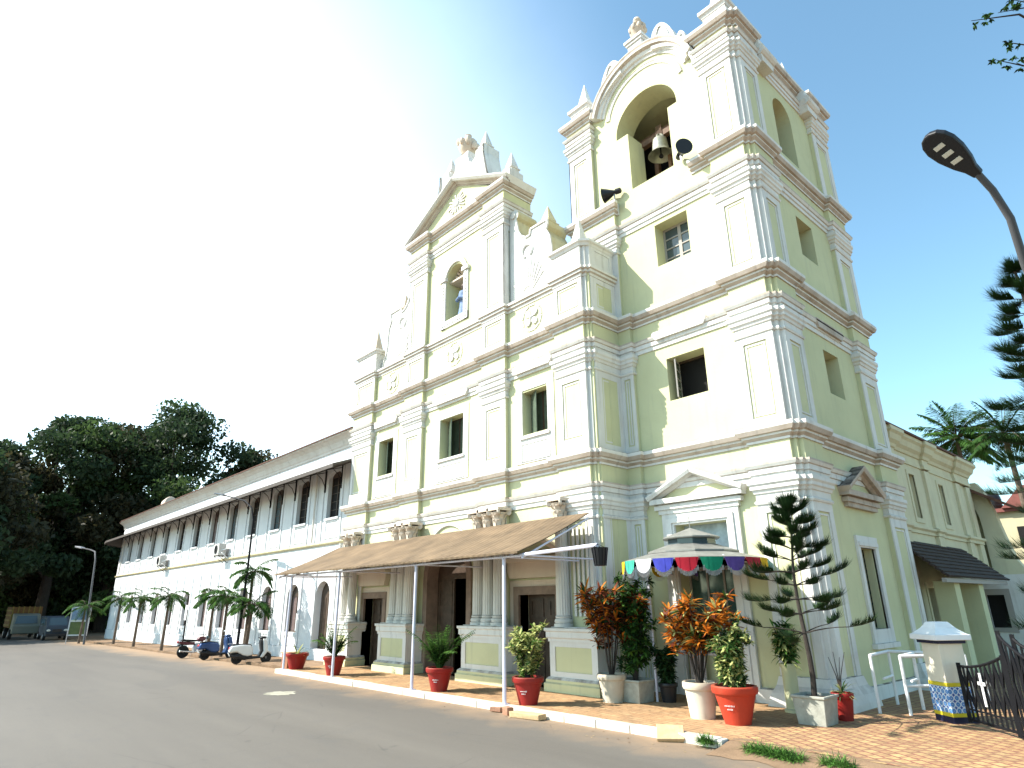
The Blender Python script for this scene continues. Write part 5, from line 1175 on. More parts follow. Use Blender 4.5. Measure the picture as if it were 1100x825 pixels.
def araucaria(t, x, y, z, h, nw, L0, seed, up=.1, z0=.32, rad=.05, needle=.06, dens=1.0):
    r_ = random.Random(seed); tk = MB(); nd = MB(); nd.loose = True
    pts = [Vector((x + .05 * math.sin(i * .9), y + .03 * math.cos(i * 1.3), z + h * i / 10)) for i in range(11)]
    tk.tube(pts, [rad * (1 - .8 * i / 10) for i in range(11)], 8)
    for w_ in range(nw):
        f = w_ / (nw - 1); zz = z + h * (z0 + (1 - z0) * f ** .85) - .02; L = L0 * (1 - f) ** .75 + .1; nb = 5 if f < .9 else 4; a0 = w_ * 1.1
        base = Vector((x, y, zz)); i_ = min(9, int((zz - z) / h * 10)); base.x, base.y = pts[i_].x, pts[i_].y
        for b_ in range(nb):
            az = a0 + 2 * math.pi * b_ / nb + r_.uniform(-.15, .15); el = up + .25 * f + r_.uniform(-.2, .25); ln = L * r_.uniform(.5, 1.12)
            d = Vector((math.cos(az) * math.cos(el), math.sin(az) * math.cos(el), math.sin(el))); bp = [base]; p = base.copy()
            for s_ in range(6): p = p + d * ln / 6; d = (d + Vector((0, 0, .13 if s_ > 2 else -.07))).normalized(); bp.append(p.copy())
            tk.tube(bp, [.014 * (1 - .12 * k) for k in range(7)], 4)
            s0 = int(2 + 2 * (1 - f)) if ln > .4 else 1
            for s_ in range(s0, 6):
                for k in range(int(16 * dens)):
                    c = bp[s_].lerp(bp[s_ + 1], r_.random()); tg = (bp[s_ + 1] - bp[s_]).normalized(); side = tg.cross(Vector((0, 0, 1))).normalized()
                    dd = tg * .55 + side * r_.uniform(-1, 1) + Vector((0, 0, r_.uniform(-.1, .8)))
                    blade(nd, c, dd, (needle + .09 * (s_ - s0 + 1) / 4) * r_.uniform(.5, 1.6), .010, -.3, 0, 2)
    tk.build('trunk', BARKD, t); nd.build('needles', [LEAFD], t)
t = potted('slender young araucaria pine with tiered branches in a square grey planter', 5.45, -.28)
pot(t, 5.45, -.28, .31, .27, .52, GRPOT, square=True, rim=False); araucaria(t, 5.42, -.25, .45, 3.75, 11, 1.25, 5, dens=8, needle=.13, up=.12, rad=.06)
t = thing('araucaria_tree', 'large dark araucaria pine behind the iron gate at the picture edge', 'tree', (9.8, 4.0, 0)); araucaria(t, 9.8, 4.0, 0, 9.6, 20, 2.3, 8, up=-.05, z0=.15, rad=.14, needle=.19, dens=8)

# --- areca palms in front of the wing
GPm = 'young palms along the white wing'
def yp(label, x, y, th, seed, fl=1.2, twin=None, **k): return palm('young_palm', label, 'palm', x, y, gz(x) - .08, th, .075, 13, fl, .50, seed, GPm, twin=twin, n=30, lw=.055, mats=[LEAFG, LEAFB], **k)
yp('tallest young palm, twin stemmed, beside the street lamp and white scooter', -20.9, -1.5, 3.9, 1, 1.25, twin=[(.7, -.1, 2.4)])
yp('young palm behind the blue scooter with drooping fronds', -24.2, -1.4, 2.8, 2)
yp('young palm behind the parked motorcycle', -26.6, -1.3, 2.9, 3)
yp('young palm left of the slim white signpost', -32.9, -1.9, 3.0, 4, 1.35)
yp('young palm between the two air conditioners of the wing', -39.5, -1.9, 3.0, 5, 1.35)
yp('young palm at the far corner of the white wing', -45.3, -1.9, 3.1, 6, 1.35)
yp('bushy dark young palm beyond the wing corner by the far street lamp', -50.5, -3.2, 2.6, 7, 1.7)
# --- coconut palms
cp = [LEAFD, LEAFG]
palm('coconut_palm', 'coconut palm above the annex roof nearer the tower', 'palm', -1.0, 44.5, 0, 14.1, .17, 34, 3.4, 1.1, 41, 'coconut palms behind the annex', (.4, -.3), [LEAFG, LEAFB], 38, .11, (-.6, 1.35), (.5, 1.2))
palm('coconut_palm', 'coconut palm half hidden by the dark araucaria branches', 'palm', 3.9, 35.6, 0, 12.2, .17, 26, 2.5, .9, 42, 'coconut palms behind the annex', (-.2, .3), [LEAFG, LEAFD], 36, .08, (-.6, 1.35), (.5, 1.2))
# --- big trees beyond the end of the road
def big_tree(label, x, y, h, cr, seed, z0=.28, mats=None, nleaf=5200, ls=.46, bx=1.0, gap=.0):
    z = gz(max(x, -85)) - .16; t = thing('broadleaf_tree', label, 'tree', (x, y, z), 'big trees beyond the white wing'); r_ = random.Random(seed); tk = MB(); lf = MB(); lf.loose = True
    top = Vector((x, y, z + h * .45)); tk.tube([(x, y, z), (x + .2, y, z + h * .2), top], [h * .028, h * .022, h * .015], 9)
    cl = []
    for i in range(34):
        a = i * 2.399; f = (i + .5) / 34; zz = z + h * (z0 + (1 - z0) * f); rr_ = cr * math.sqrt(max(.05, 1 - (1.9 * (f - .42)) ** 2 if f > .42 else 1 - (1.2 * (f - .42)) ** 2)) * r_.uniform(.35, 1.0)
        c = Vector((x + rr_ * math.cos(a), y + rr_ * math.sin(a) * bx, zz)); cl.append((c, cr * r_.uniform(.20, .36)))
        if i % 2 == 0:
            mid = top.lerp(c, .5) + Vector((0, 0, -.06 * h)); s_ = Vector((x, y, z + h * r_.uniform(.2, .42))); tk.tube([s_, mid, c], [h * .010, h * .006, h * .002], 5)
    for (c, q) in cl:
        mi = r_.choices(range(len(mats)), [5, 2, 1][:len(mats)])[0]
        for k in range(nleaf * 26 // 340):
            d = rdir(r_); p = c + Vector((d.x * q * 1.15, d.y * q * 1.15, d.z * q * .72)) * (r_.random() ** .45)
            n_ = rdir(r_, -.2, 1); u = n_.cross(rdir(r_)).normalized(); v_ = n_.cross(u); s = ls * r_.uniform(.4, 1.1)
            b = len(lf.v); lf.v += [tuple(p - u * s), tuple(p + v_ * s * .45), tuple(p + u * s), tuple(p - v_ * s * .45)]; lf.f.append([b, b + 1, b + 2, b + 3]); lf.m.append(mi)
    tk.build('trunk', BARKD, t); lf.build('crown', mats, t); return t
TD = mat('tree_leaf_dark', (0.036, 0.062, 0.024), .6, var=.4, vscale=.6); TB = mat('tree_leaf_brown', (0.050, 0.046, 0.020), .6, var=.4, vscale=.6); TG = mat('tree_leaf_olive', (0.060, 0.10, 0.03), .6, var=.4, vscale=.6)
big_tree('tallest dark tree rising over the far end of the wing roof', -86, 11, 30, 9.0, 51, mats=[TD, TG, TB], nleaf=8000)
big_tree('dark green tree between the broad tree and the tallest one', -90, 5.5, 27, 8.5, 59, mats=[TD, TG, TB], nleaf=7000)
big_tree('broad dark tree left of the tallest one with a ragged top', -88, -1.5, 26.5, 9.0, 52, mats=[TD, TB, TG], nleaf=8000)
big_tree('dark tree right of the tallest one, touching the wing roof', -84, 21, 24.5, 7.0, 53, mats=[TD, TG, TB], nleaf=6000)
big_tree('brownish tree at the left picture edge', -84, -9.5, 21, 7.5, 54, mats=[TB, TD, TG], nleaf=7000)
big_tree('low dark tree behind the parked lorry', -97, -4, 17, 9.0, 55, z0=.05, mats=[TD, TB, TG], nleaf=7000)
big_tree('low dark tree behind the wing corner', -92, 8, 17, 9.0, 56, z0=.05, mats=[TD, TG, TB], nleaf=7000)
big_tree('wide shade tree over the far roadside at the left', -71, -12.8, 18, 8.8, 57, z0=.32, mats=[TD, TB, TG], nleaf=6000)
for q in (TD, TB, TG): leafy(q, .45)
# far undergrowth mass
mb = MB(); mb.loose = True; r_ = random.Random(77)
for k in range(11000):
    a = r_.uniform(-24, 34); p = Vector((-101 - 5 * r_.random(), a, -.7 + 15 * r_.random() ** 1.3)); n_ = rdir(r_); u = n_.cross(rdir(r_)).normalized(); v_ = n_.cross(u); s = r_.uniform(.8, 1.8)
    b = len(mb.v); mb.v += [tuple(p - u * s), tuple(p + v_ * s * .5), tuple(p + u * s), tuple(p - v_ * s * .5)]; mb.f.append([b, b + 1, b + 2, b + 3]); mb.m.append(0)
o = mb.build('undergrowth', TD); tag(o, 'dark tangled undergrowth beyond the end of the road', 'undergrowth', kind='stuff')
# overhanging branches at the upper right
big_tree('unseen shade tree added beyond the left edge to shade the lorry', -84, -19, 17, 8.0, 58, z0=.3, mats=[TD, TB, TG], nleaf=5000)  # tree out of view, added for the shade it throws on the lorry
t = thing('overhanging_tree', 'thin leafy branches reaching into the sky beside the lamp', 'tree', (12.6, -2.2, 0)); r_ = random.Random(61); tk = MB(); lf = MB(); lf.loose = True
tk.tube([(12.6, -2.2, 0), (12.5, -2.4, 4), (12.3, -2.8, 8.2), (12.0, -3.2, 10.4)], [.2, .17, .12, .06], 9)
for e, md_ in (((11.02, -4.35, 10.02), (11.5, -3.8, 10.15)), ((11.3, -4.0, 10.2), (11.7, -3.6, 10.3)), ((11.5, -3.9, 10.35), (11.7, -3.5, 10.4)), ((11.12, -3.95, 9.50), (11.5, -3.5, 9.35)), ((11.3, -3.75, 9.45), (11.6, -3.4, 9.2)), ((11.24, -3.9, 9.78), (11.6, -3.6, 9.6)), ((11.45, -3.6, 9.35), (11.7, -3.2, 9.1)), ((11.6, -3.8, 10.5), (11.9, -3.4, 10.4))):
    tk.tube([(12.15, -3.0, 9.3), md_, e], [.03, .015, .004], 5)
    for j in range(5):
        c = Vector(e).lerp(Vector(md_), r_.uniform(0, .55)) + rdir(r_) * .07
        for k in range(10): blade(lf, c, rdir(r_, -1, .6), r_.uniform(.045, .085), .034, .6, r_.randrange(2), 2, r_.uniform(-1, 1))
tk.build('trunk', BARKD, t); lf.build('crown', [LEAFD, LEAFG], t)
# ------------------------------------------------------------------ street lamps
t = thing('street_lamp', 'dark street lamp with three lens panels on a curved arm at the right edge', 'street lamp', (10.95, -4.0, 0))
arm = [(10.95, -4.05, 0), (10.93, -4.15, 3.4), (10.86, -4.45, 5.3), (10.83, -4.85, 6.0), (10.85, -5.09, 6.5), (10.79, -5.30, 6.83), (10.72, -5.48, 7.01)]
mb = MB(); mb.tube(arm[:3], [.075, .06, .05], 12); mb.build('pole', IRON, t, smooth=True)
mb = MB(); mb.tube(arm[2:], [.05, .045, .043, .04, .04], 12); mb.build('arm', DGREY, t, smooth=True)
a_, b_ = Vector(arm[-1]), Vector((10.42, -6.05, 7.46)); ax = (b_ - a_); Lh = ax.length; ax.normalize(); sd_ = ax.cross(Vector((0, 0, 1))).normalized(); nn = sd_.cross(ax).normalized()
prof = [(-.02, .05), (.10, .07), (.22, .12), (.40, .165), (.55, .175), (.66, .15), (.73, .10), (.76, .03)]
poly = [(p, q) for p, q in prof] + [(p, -q) for p, q in prof[::-1]]
mb = MB(); mb.prism(poly, a_, ax, sd_, nn, -.035, .05); mb.build('lamp_head', BLKP, t, bevel=.02)
mb = MB()
for q in (.30, .43, .56): mb.obox(a_ + ax * q - nn * .037, ax * .028, sd_ * .06, nn * .006)
mb.build('lens', LAMPG, t)
t = thing('street_lamp', 'thin street lamp beside the palms in front of the white wing', 'street lamp', (-20.4, -2.0, gz(-20.4)))
mb = MB(); mb.tube([(-20.5, -2.0, -.15), (-20.35, -2.0, 4.2), (-20.4, -2.0, 6.3), (-20.7, -2.05, 6.9), (-21.6, -2.1, 7.35), (-24.6, -2.2, 8.0)], [.07, .055, .045, .04, .035, .03], 8); mb.build('pole', IRON, t, smooth=True)
mb = MB(); mb.bar((-24.5, -2.2, 7.98), (-25.8, -2.25, 8.24), .22, .08); mb.build('lamp_head', BLKP, t, bevel=.02)
t = thing('street_lamp', 'pale curved street lamp against the dark trees at the far end', 'street lamp', (-49, -3.1, gz(-49)))
mb = MB(); mb.tube([(-49, -3.1, -.5), (-50.4, -3.05, 3.2), (-51.6, -3.0, 6.0), (-52.4, -3.0, 6.7), (-54.6, -3.0, 7.0), (-58.5, -3.0, 7.4)], [.08, .07, .065, .06, .055, .05], 8); mb.build('pole', DGREY, t, smooth=True)
mb = MB(); mb.bar((-58.4, -3.0, 7.4), (-61.5, -3.0, 7.72), .35, .14); mb.build('lamp_head', STEEL, t, bevel=.03)
t = thing('signpost', 'slim dark post with a small white plate before the wing', 'sign', (-29.0, -1.9, gz(-29)))
mb = MB(); mb.tube([(-29, -1.9, -.25), (-29, -1.9, 2.1)], .045, 8); mb.build('post', IRON, t); mb = MB(); mb.box(-29.16, -28.84, -1.97, -1.94, 1.55, 2.35); mb.build('plate', WHITEP, t)
t = thing('notice_board', 'pale blue notice board standing under the far palms', 'notice board', (-52, -3.2, gz(-52)))
mb = MB(); mb.panel(rect(-.75, .75, .55, 2.75), [rect(-.65, .65, 1.75, 2.65), rect(-.65, .65, .65, 1.6)], (-52, -3.2, gz(-52) - .1), (.6, .8, 0), FZ, (.8, -.6, 0), .06); mb.build('frame', STEEL, t)
mb = MB(); mb.prism(rect(-.66, .66, 1.7, 2.66), (-52, -3.2, gz(-52) - .1), (.6, .8, 0), FZ, (.8, -.6, 0), -.05, -.02); mb.build('board', mat('pale_blue_sheet', (.16, .24, .38), .6, var=.3, vscale=3), t)
mb = MB(); mb.prism(rect(-.66, .66, .64, 1.62), (-52, -3.2, gz(-52) - .1), (.6, .8, 0), FZ, (.8, -.6, 0), -.05, -.02); mb.build('board', mat('olive_sheet', (.09, .12, .04), .6, var=.4, vscale=3), t)
mb = MB()
for q in (-.7, .7): mb.bar((-52 + .6 * q, -3.2 + .8 * q, -.5), (-52 + .6 * q, -3.2 + .8 * q, .6), .06)
mb.build('post', STEEL, t)

# ------------------------------------------------------------------ two-wheelers
CHROME = mat('chrome', (.6, .6, .62), .2, .9); SEATM = mat('black_seat', (.02, .02, .022), .6); REDL = mat('red_tail_lens', (.45, .02, .02), .25)
def scooter(label, x, y, z, yaw_, body, accent, group='parked two wheelers'):
    t = thing('scooter', label, 'scooter', (0, 0, 0), group)
    def side(poly, w0, mt, name, bev=.04, smooth=True):
        mb = MB(); mb.prism(poly, (0, -w0, 0), (1, 0, 0), (0, 0, 1), (0, 1, 0), 0, 2 * w0); return mb.build(name, mt, t, bevel=bev, smooth=smooth)
    def wheel(xc, r=.235):
        mb = MB(); mb.lathe([(r - .075, -.05), (r - .02, -.055), (r, -.03), (r, .03), (r - .02, .055), (r - .075, .05)], (xc, 0, r), 28, axis=(0, 1, 0)); w_ = mb.build('wheel', BLACK, t, smooth=True)
        mb = MB(); mb.lathe([(0, -.05), (.05, -.05), (.06, -.02), (r - .09, -.02), (r - .07, -.045), (r - .07, .045), (r - .09, .02), (.06, .02), (.05, .05), (0, .05)], (xc, 0, r), 24, axis=(0, 1, 0)); mb.build('rim', STEEL, w_, smooth=True)
    wheel(-.62); wheel(.62)
    side([(-1.0, .58), (-.9, .76), (-.5, .80), (-.1, .77), (.02, .62), (.02, .34), (-.2, .29), (-.42, .34), (-.66, .50), (-.95, .46)], .19, body, 'rear_body', .07)
    side([(-.9, .78), (-.86, .84), (-.45, .84), (-.1, .80), (-.02, .72), (-.45, .74), (-.8, .74)], .14, SEATM, 'seat', .03)
    side([(-.5, .44), (-.1, .42), (.02, .30), (.42, .30), (.42, .20), (-.35, .17), (-.75, .2), (-.84, .36)], .17, BLKP, 'floorboard', .03)
    side([(.26, .26), (.34, .26), (.44, .5), (.42, .8), (.38, 1.0), (.30, .98), (.30, .8), (.36, .52)], .18, accent, 'inner_apron', .03)
    side([(.32, .24), (.46, .22), (.63, .46), (.64, .72), (.54, 1.0), (.40, 1.02), (.42, .8), (.46, .5)], .21, body, 'front_apron', .04)
    side([(.42, .44), (.50, .50), (.66, .52), (.80, .46), (.86, .36), (.82, .34), (.74, .42), (.62, .46), (.48, .42)], .07, body, 'front_fender', .02)
    side([(.30, .98), (.48, .98), (.56, 1.04), (.52, 1.12), (.36, 1.12), (.28, 1.06)], .11, accent, 'handlebar_cowl', .04)
    mb = MB(); mb.tube([(.30, -.36, 1.08), (.38, -.16, 1.08), (.38, .16, 1.08), (.30, .36, 1.08)], .018, 8); mb.build('handlebar', BLKP, t)
    for s in (-1, 1):
        mb = MB(); mb.tube([(.36, s * .22, 1.1), (.36, s * .32, 1.25)], .008, 6); mb.build('mirror_stalk', BLKP, t)
        mb = MB(); mb.ball((.37, s * .34, 1.29), (.02, .065, .045), 10); mb.build('mirror', CHROME, t, smooth=True)
    mb = MB(); mb.ball((.55, 0, 1.06), (.03, .08, .05), 12); mb.build('headlight', GLASS, t, smooth=True)
    mb = MB(); mb.ball((-.95, 0, .66), (.05, .12, .06), 12); mb.build('tail_light', REDL, t, smooth=True)
    mb = MB(); mb.bar((-1.0, 0, .48), (-.92, 0, .34), .18, .01); mb.build('number_plate', WHITEP, t)
    mb = MB(); mb.tube([(-.15, -.16, .26), (-.5, -.2, .28), (-.95, -.2, .34)], [.02, .05, .05], 10); mb.build('exhaust', BLKP, t, smooth=True)
    mb = MB(); mb.tube([(.60, 0, .24), (.52, 0, .56), (.42, 0, 1.0)], .03, 8); mb.build('fork', STEEL, t)
    mb = MB(); mb.tube([(-.9, .1, .86), (-1.02, .09, .84), (-1.02, -.09, .84), (-.9, -.1, .86)], .014, 6); mb.build('grab_rail', STEEL, t)
    mb = MB(); mb.tube([(-.15, .12, .24), (-.2, .28, .01)], .014, 6); mb.build('side_stand', STEEL, t)
    t.location = (x, y, z); t.rotation_euler = (R(-4), 0, yaw_); return t
SILV = mat('pearl_white_paint', (.66, .66, .64), .25, var=.05, spec=.5); BLUEP = mat('metallic_blue_paint', (.03, .07, .19), .25, .3, spec=.5)
zr = lambda x: gz(x) - .12
scooter('white scooter parked nearest the red pots', -19.0, -1.85, zr(-18.75), R(80), SILV, BLKP)
scooter('blue scooter parked between the white scooter and the motorcycle', -23.2, -1.9, zr(-22.9), R(94), BLUEP, BLUEP)
t = thing('motorcycle', 'dark motorcycle parked behind the blue scooter', 'motorcycle', (0, 0, 0), 'parked two wheelers')
for xc in (-.64, .66):
    mb = MB(); r = .3; mb.lathe([(r - .06, -.045), (r - .02, -.05), (r, -.025), (r, .025), (r - .02, .05), (r - .06, .045)], (xc, 0, r), 28, axis=(0, 1, 0)); w_ = mb.build('wheel', BLACK, t, smooth=True)
    mb = MB()
    mb.lathe([(r - .06, -.03), (r - .08, -.03), (r - .08, .03), (r - .06, .03)], (xc, 0, r), 24, axis=(0, 1, 0)); mb.lathe([(0, -.05), (.05, -.05), (.05, .05), (0, .05)], (xc, 0, r), 14, axis=(0, 1, 0))
    for k in range(6): a = R(60 * k); mb.bar((xc, 0, r), (xc + .23 * math.cos(a), 0, r + .23 * math.sin(a)), .03)
    mb.build('rim', STEEL, w_)
def mside(poly, w0, mt, name, bev=.03):
    mb = MB(); mb.prism(poly, (0, -w0, 0), (1, 0, 0), (0, 0, 1), (0, 1, 0), 0, 2 * w0); return mb.build(name, mt, t, bevel=bev, smooth=True)
MAR = mat('maroon_paint', (.10, .012, .016), .3, spec=.5)
mside([(-.02, .78), (.1, .98), (.36, 1.0), (.46, .86), (.3, .74)], .13, MAR, 'fuel_tank', .05); mside([(-.8, .84), (-.75, .90), (-.2, .86), (0, .84), (0, .76), (-.4, .76)], .12, SEATM, 'seat'); mside([(-.85, .8), (-.95, .72), (-.6, .62), (-.1, .6), (-.1, .74), (-.5, .76)], .1, MAR, 'side_panel')
mside([(-.12, .25), (.3, .25), (.34, .5), (.2, .68), (-.05, .68), (-.16, .5)], .13, STEEL, 'engine', .03); mside([(-.95, .60), (-.9, .66), (-.62, .68), (-.4, .6), (-.62, .64), (-.88, .58)], .07, BLKP, 'rear_fender', .01); mside([(.4, .58), (.55, .66), (.78, .64), (.94, .5), (.9, .5), (.75, .6), (.56, .62)], .07, MAR, 'front_fender', .01)
mb = MB(); mb.tube([(.66, -.07, .3), (.42, -.07, .98)], .025, 8); mb.tube([(.66, .07, .3), (.42, .07, .98)], .025, 8); mb.build('fork', CHROME, t)
mb = MB(); mb.tube([(.24, -.36, 1.1), (.38, -.2, 1.1), (.4, 0, 1.04), (.38, .2, 1.1), (.24, .36, 1.1)], .016, 8); mb.build('handlebar', BLKP, t)
mb = MB(); mb.ball((.56, 0, .93), (.08, .1, .1), 12); mb.build('headlight', GLASS, t, smooth=True); mb = MB(); mb.ball((-.95, 0, .78), (.04, .09, .05), 10); mb.build('tail_light', REDL, t, smooth=True)
mb = MB(); mb.tube([(.2, -.14, .3), (-.2, -.17, .24), (-.9, -.2, .34)], [.025, .045, .05], 10); mb.build('exhaust', CHROME, t, smooth=True); mb = MB(); mb.tube([(-.1, .12, .28), (-.15, .3, .01)], .014, 6); mb.build('side_stand', STEEL, t)
t.location = (-25.6, -2.2, zr(-24.9)); t.rotation_euler = (R(-5), 0, R(98))

# ------------------------------------------------------------------ lorry and van at the far end
VANP = mat('grey_blue_van_paint', (.05, .06, .075), .6, spec=.15); CARGO = mat('orange_cargo_boards', (.13, .06, .016), .7, var=.4, vscale=4); PALE = mat('pale_cab_paint', (.15, .15, .12), .6)
def vwheels(t, xs, y0, z, r, s=.22):
    for x in xs:
        for yy in y0:
            mb = MB(); mb.lathe([(0, -s / 2), (r * .9, -s / 2), (r, -s / 3), (r, s / 3), (r * .9, s / 2), (0, s / 2)], (x, yy, z + r), 20, axis=(0, 1, 0)); w_ = mb.build('wheel', BLACK, t, smooth=True)
            mb = MB(); mb.lathe([(0, -s / 2 - .02), (r * .5, -s / 2 - .02), (r * .55, 0), (r * .5, s / 2 + .02), (0, s / 2 + .02)], (x, yy, z + r), 14, axis=(0, 1, 0)); mb.build('rim', STEEL, w_)
zv = zr(-62)
t = thing('van', 'grey van parked in the deep shade facing the church', 'van', (-64, -3.1, zv))
mb = MB(); mb.prism([(-66.2, .35), (-61.8, .35), (-61.65, .8), (-61.75, 1.15), (-62.5, 1.95), (-62.8, 2.05), (-66.2, 2.05)], (0, -4.0, zv), FX, FZ, (0, 1, 0), 0, 1.75); mb.build('body', VANP, t, bevel=.08)
mb = MB(); mb.add([(-61.80, -3.85, zv + 1.2), (-61.80, -2.4, zv + 1.2), (-62.46, -2.5, zv + 1.93), (-62.46, -3.75, zv + 1.93)], [(0, 1, 2, 3)]); mb.build('windscreen', GLASS, t); mb = MB(); mb.box(-65.8, -63.0, -4.012, -4.004, zv + 1.25, zv + 1.8); mb.build('side_window', GLASS, t)
for yy in (-3.8, -2.5):
    mb = MB(); mb.ball((-61.66, yy, zv + .85), (.05, .16, .1), 10); mb.build('headlight', LAMPG, t, smooth=True)
mb = MB(); mb.box(-61.72, -61.55, -3.95, -2.3, zv + .35, zv + .58); mb.build('bumper', BLKP, t, bevel=.03); mb = MB(); mb.box(-61.68, -61.62, -3.5, -2.8, zv + .7, zv + .95); mb.build('grille', BLKP, t)
vwheels(t, (-65.4, -62.6), (-3.95, -2.3), zv, .33)
t = thing('lorry', 'old lorry with orange boarded cargo body and pale cab behind the grey van', 'lorry', (-69, -5.0, zv))
mb = MB(); mb.prism(rect(-73, -68.6, 1.0, 2.9), (0, -6.1, zv), FX, FZ, (0, 1, 0), 0, 2.4); mb.build('cargo_body', CARGO, t, bevel=.04)
mb = MB()
for k in range(6): mb.box(-68.6, -68.55, -6.08 + .42 * k, -6.0 + .42 * k, zv + 1.0, zv + 2.95)
for k in range(4): mb.box(-73, -68.6, -6.13, -6.08, zv + 1.15 + .45 * k, zv + 1.3 + .45 * k)
mb.build('cargo_rail', mat('yellow_rail', (.17, .12, .02), .6), t)
mb = MB(); mb.prism([(-68.4, .5), (-66.7, .5), (-66.6, 1.2), (-66.8, 1.35), (-67.1, 2.2), (-68.4, 2.3)], (0, -6.0, zv), FX, FZ, (0, 1, 0), 0, 2.1); mb.build('cab', PALE, t, bevel=.08)
mb = MB(); mb.add([(-66.76, -5.85, zv + 1.4), (-66.76, -4.1, zv + 1.4), (-67.04, -4.2, zv + 2.1), (-67.04, -5.75, zv + 2.1)], [(0, 1, 2, 3)]); mb.build('windscreen', GLASS, t)
mb = MB(); mb.box(-73, -66.8, -5.6, -4.4, zv + .6, zv + .95); mb.build('chassis', IRON, t); vwheels(t, (-71.6, -67.5), (-6.0, -3.95), zv, .45, .28)

# ------------------------------------------------------------------ gate, pillar, rails
gp_ = thing('gate_pillar', 'white gate pillar with sloped cap and blue tiled base', 'pillar', (7.22, 1.85, 0))
PC = Vector((7.22, 1.85, 0)); n1 = Vector((.79, -.613, 0)); n2 = Vector((-.613, -.79, 0))
def ring(half, z0, z1, mt, name, top=None, mi=None):
    mb = MB(); mb.obox(PC + Vector((0, 0, (z0 + z1) / 2)), n1 * half, n2 * half, (0, 0, (z1 - z0) / 2)); return mb.build(name, mt, gp_, bevel=.008)
def tile_mat():
    m = bpy.data.materials.new('blue_white_tiles'); m.use_nodes = True; n = m.node_tree; L = n.links.new; b = n.nodes['Principled BSDF']; b.inputs['Roughness'].default_value = .2
    tc = n.nodes.new('ShaderNodeTexCoord'); mp = n.nodes.new('ShaderNodeMapping'); mp.inputs['Rotation'].default_value = (0, 0, R(37.8)); L(tc.outputs['Object'], mp.inputs[0])
    vor = n.nodes.new('ShaderNodeTexVoronoi'); vor.inputs['Scale'].default_value = 9; vor.inputs['Randomness'].default_value = 0; L(mp.outputs[0], vor.inputs['Vector'])
    rp = n.nodes.new('ShaderNodeValToRGB'); e = rp.color_ramp.elements; rp.color_ramp.interpolation = 'CONSTANT'
    e[0].color = (.06, .14, .42, 1); e[0].position = 0; e[1].position = .22; e[1].color = (.70, .74, .80, 1)
    for p, c in ((.34, (.10, .25, .55, 1)), (.5, (.62, .70, .80, 1)), (.62, (.05, .10, .34, 1))): q = e.new(p); q.color = c
    L(vor.outputs['Distance'], rp.inputs[0]); L(rp.outputs[0], b.inputs['Base Color']); return m
NAVY = mat('navy_paint', (.012, .014, .045), .5); YELB = mat('yellow_band', (.62, .50, .03), .4); CREP = plaster('pillar_cream', (.72, .66, .54), streak=.15)
ring(.255, -.02, .11, NAVY, 'base'); ring(.258, .11, .18, YELB, 'yellow_band'); ring(.26, .18, .64, tile_mat(), 'tile_band'); ring(.258, .64, .71, YELB, 'yellow_band'); ring(.25, .71, 1.42, CREP, 'shaft'); ring(.30, 1.42, 1.48, NAVY, 'collar')
mb = MB(); mb.lathe([(.36 * 1.414, 1.48), (.375 * 1.414, 1.49), (.375 * 1.414, 1.58), (.33 * 1.414, 1.60), (.22 * 1.414, 1.70), (.15 * 1.414, 1.80), (.13 * 1.414, 1.82), (0, 1.825)], PC, 4, phase=math.atan2(n1.y, n1.x) + R(45)); mb.build('cap', WHITEP, gp_)
def gate_leaf(label, a, d, L, htop, cross=True, rise=None):
    a, d = Vector(a), Vector(d).normalized(); g_ = thing('gate_leaf', label, 'gate', a, 'black iron gate leaves'); up_ = Vector((0, 0, 1))
    fr = MB(); n = 14; tp = [a + d * (L * i / n) + up_ * htop(i / n) for i in range(n + 1)]
    fr.tube(tp, .026, 6); fr.bar(a + up_ * .10, a + d * L + up_ * .10, .04); fr.bar(a + up_ * .28, a + d * L + up_ * .28, .025)
    fr.bar(a + up_ * .04, a + up_ * (htop(0) + .06), .06); fr.bar(a + d * L + up_ * .04, a + d * L + up_ * (htop(1) + .03), .05); fr.build('frame', IRON, g_)
    bs = MB(); nb = int(L / .13)
    for i in range(1, nb):
        t_ = i / nb; bs.bar(a + d * L * t_ + up_ * .1, a + d * L * t_ + up_ * htop(t_), .032)
    for i in range(0, nb, 2):
        t0, t1 = i / nb, min(1, (i + 2) / nb)
        bs.bar(a + d * L * t0 + up_ * .3, a + d * L * t1 + up_ * (htop(t1) - .04), .026); bs.bar(a + d * L * t1 + up_ * .3, a + d * L * t0 + up_ * (htop(t0) - .04), .026)
    bs.build('bars', IRON, g_)
    if cross:
        c = a + d * L * .5 + up_ * .68; sdv = d.cross(up_).normalized(); ce = MB()
        for s in (1, -1): ce.bar(c - up_ * .28 + sdv * .04 * s, c + up_ * .28 + sdv * .04 * s, .06, .012, up=sdv); ce.bar(c - d * .11 + up_ * .1 + sdv * .04 * s, c + d * .11 + up_ * .1 + sdv * .04 * s, .055, .012, up=sdv)
        ce.build('cross', WHITEP, g_)
    return g_
gate_leaf('black iron gate leaf with a white cross beside the tiled pillar', (7.5, 1.62, 0), (.68, -.73, 0), 1.4, lambda u: 1.02 + .26 * u * u)
gate_leaf('black iron gate leaf with a tall curved top at the picture edge', (8.5, .52, 0), (.62, -.78, 0), 1.5, lambda u: 1.66 - .62 * u ** .7)
gate_leaf('second black curved iron gate leaf folded behind the tall one', (8.68, .60, 0), (.8, -.6, 0), 1.5, lambda u: 1.60 - .6 * u ** .7, cross=False)
hr = thing('handrail', 'white pipe handrail frame beside the tower side wall', 'handrail', (6, 2.4, 0))
mb = MB()
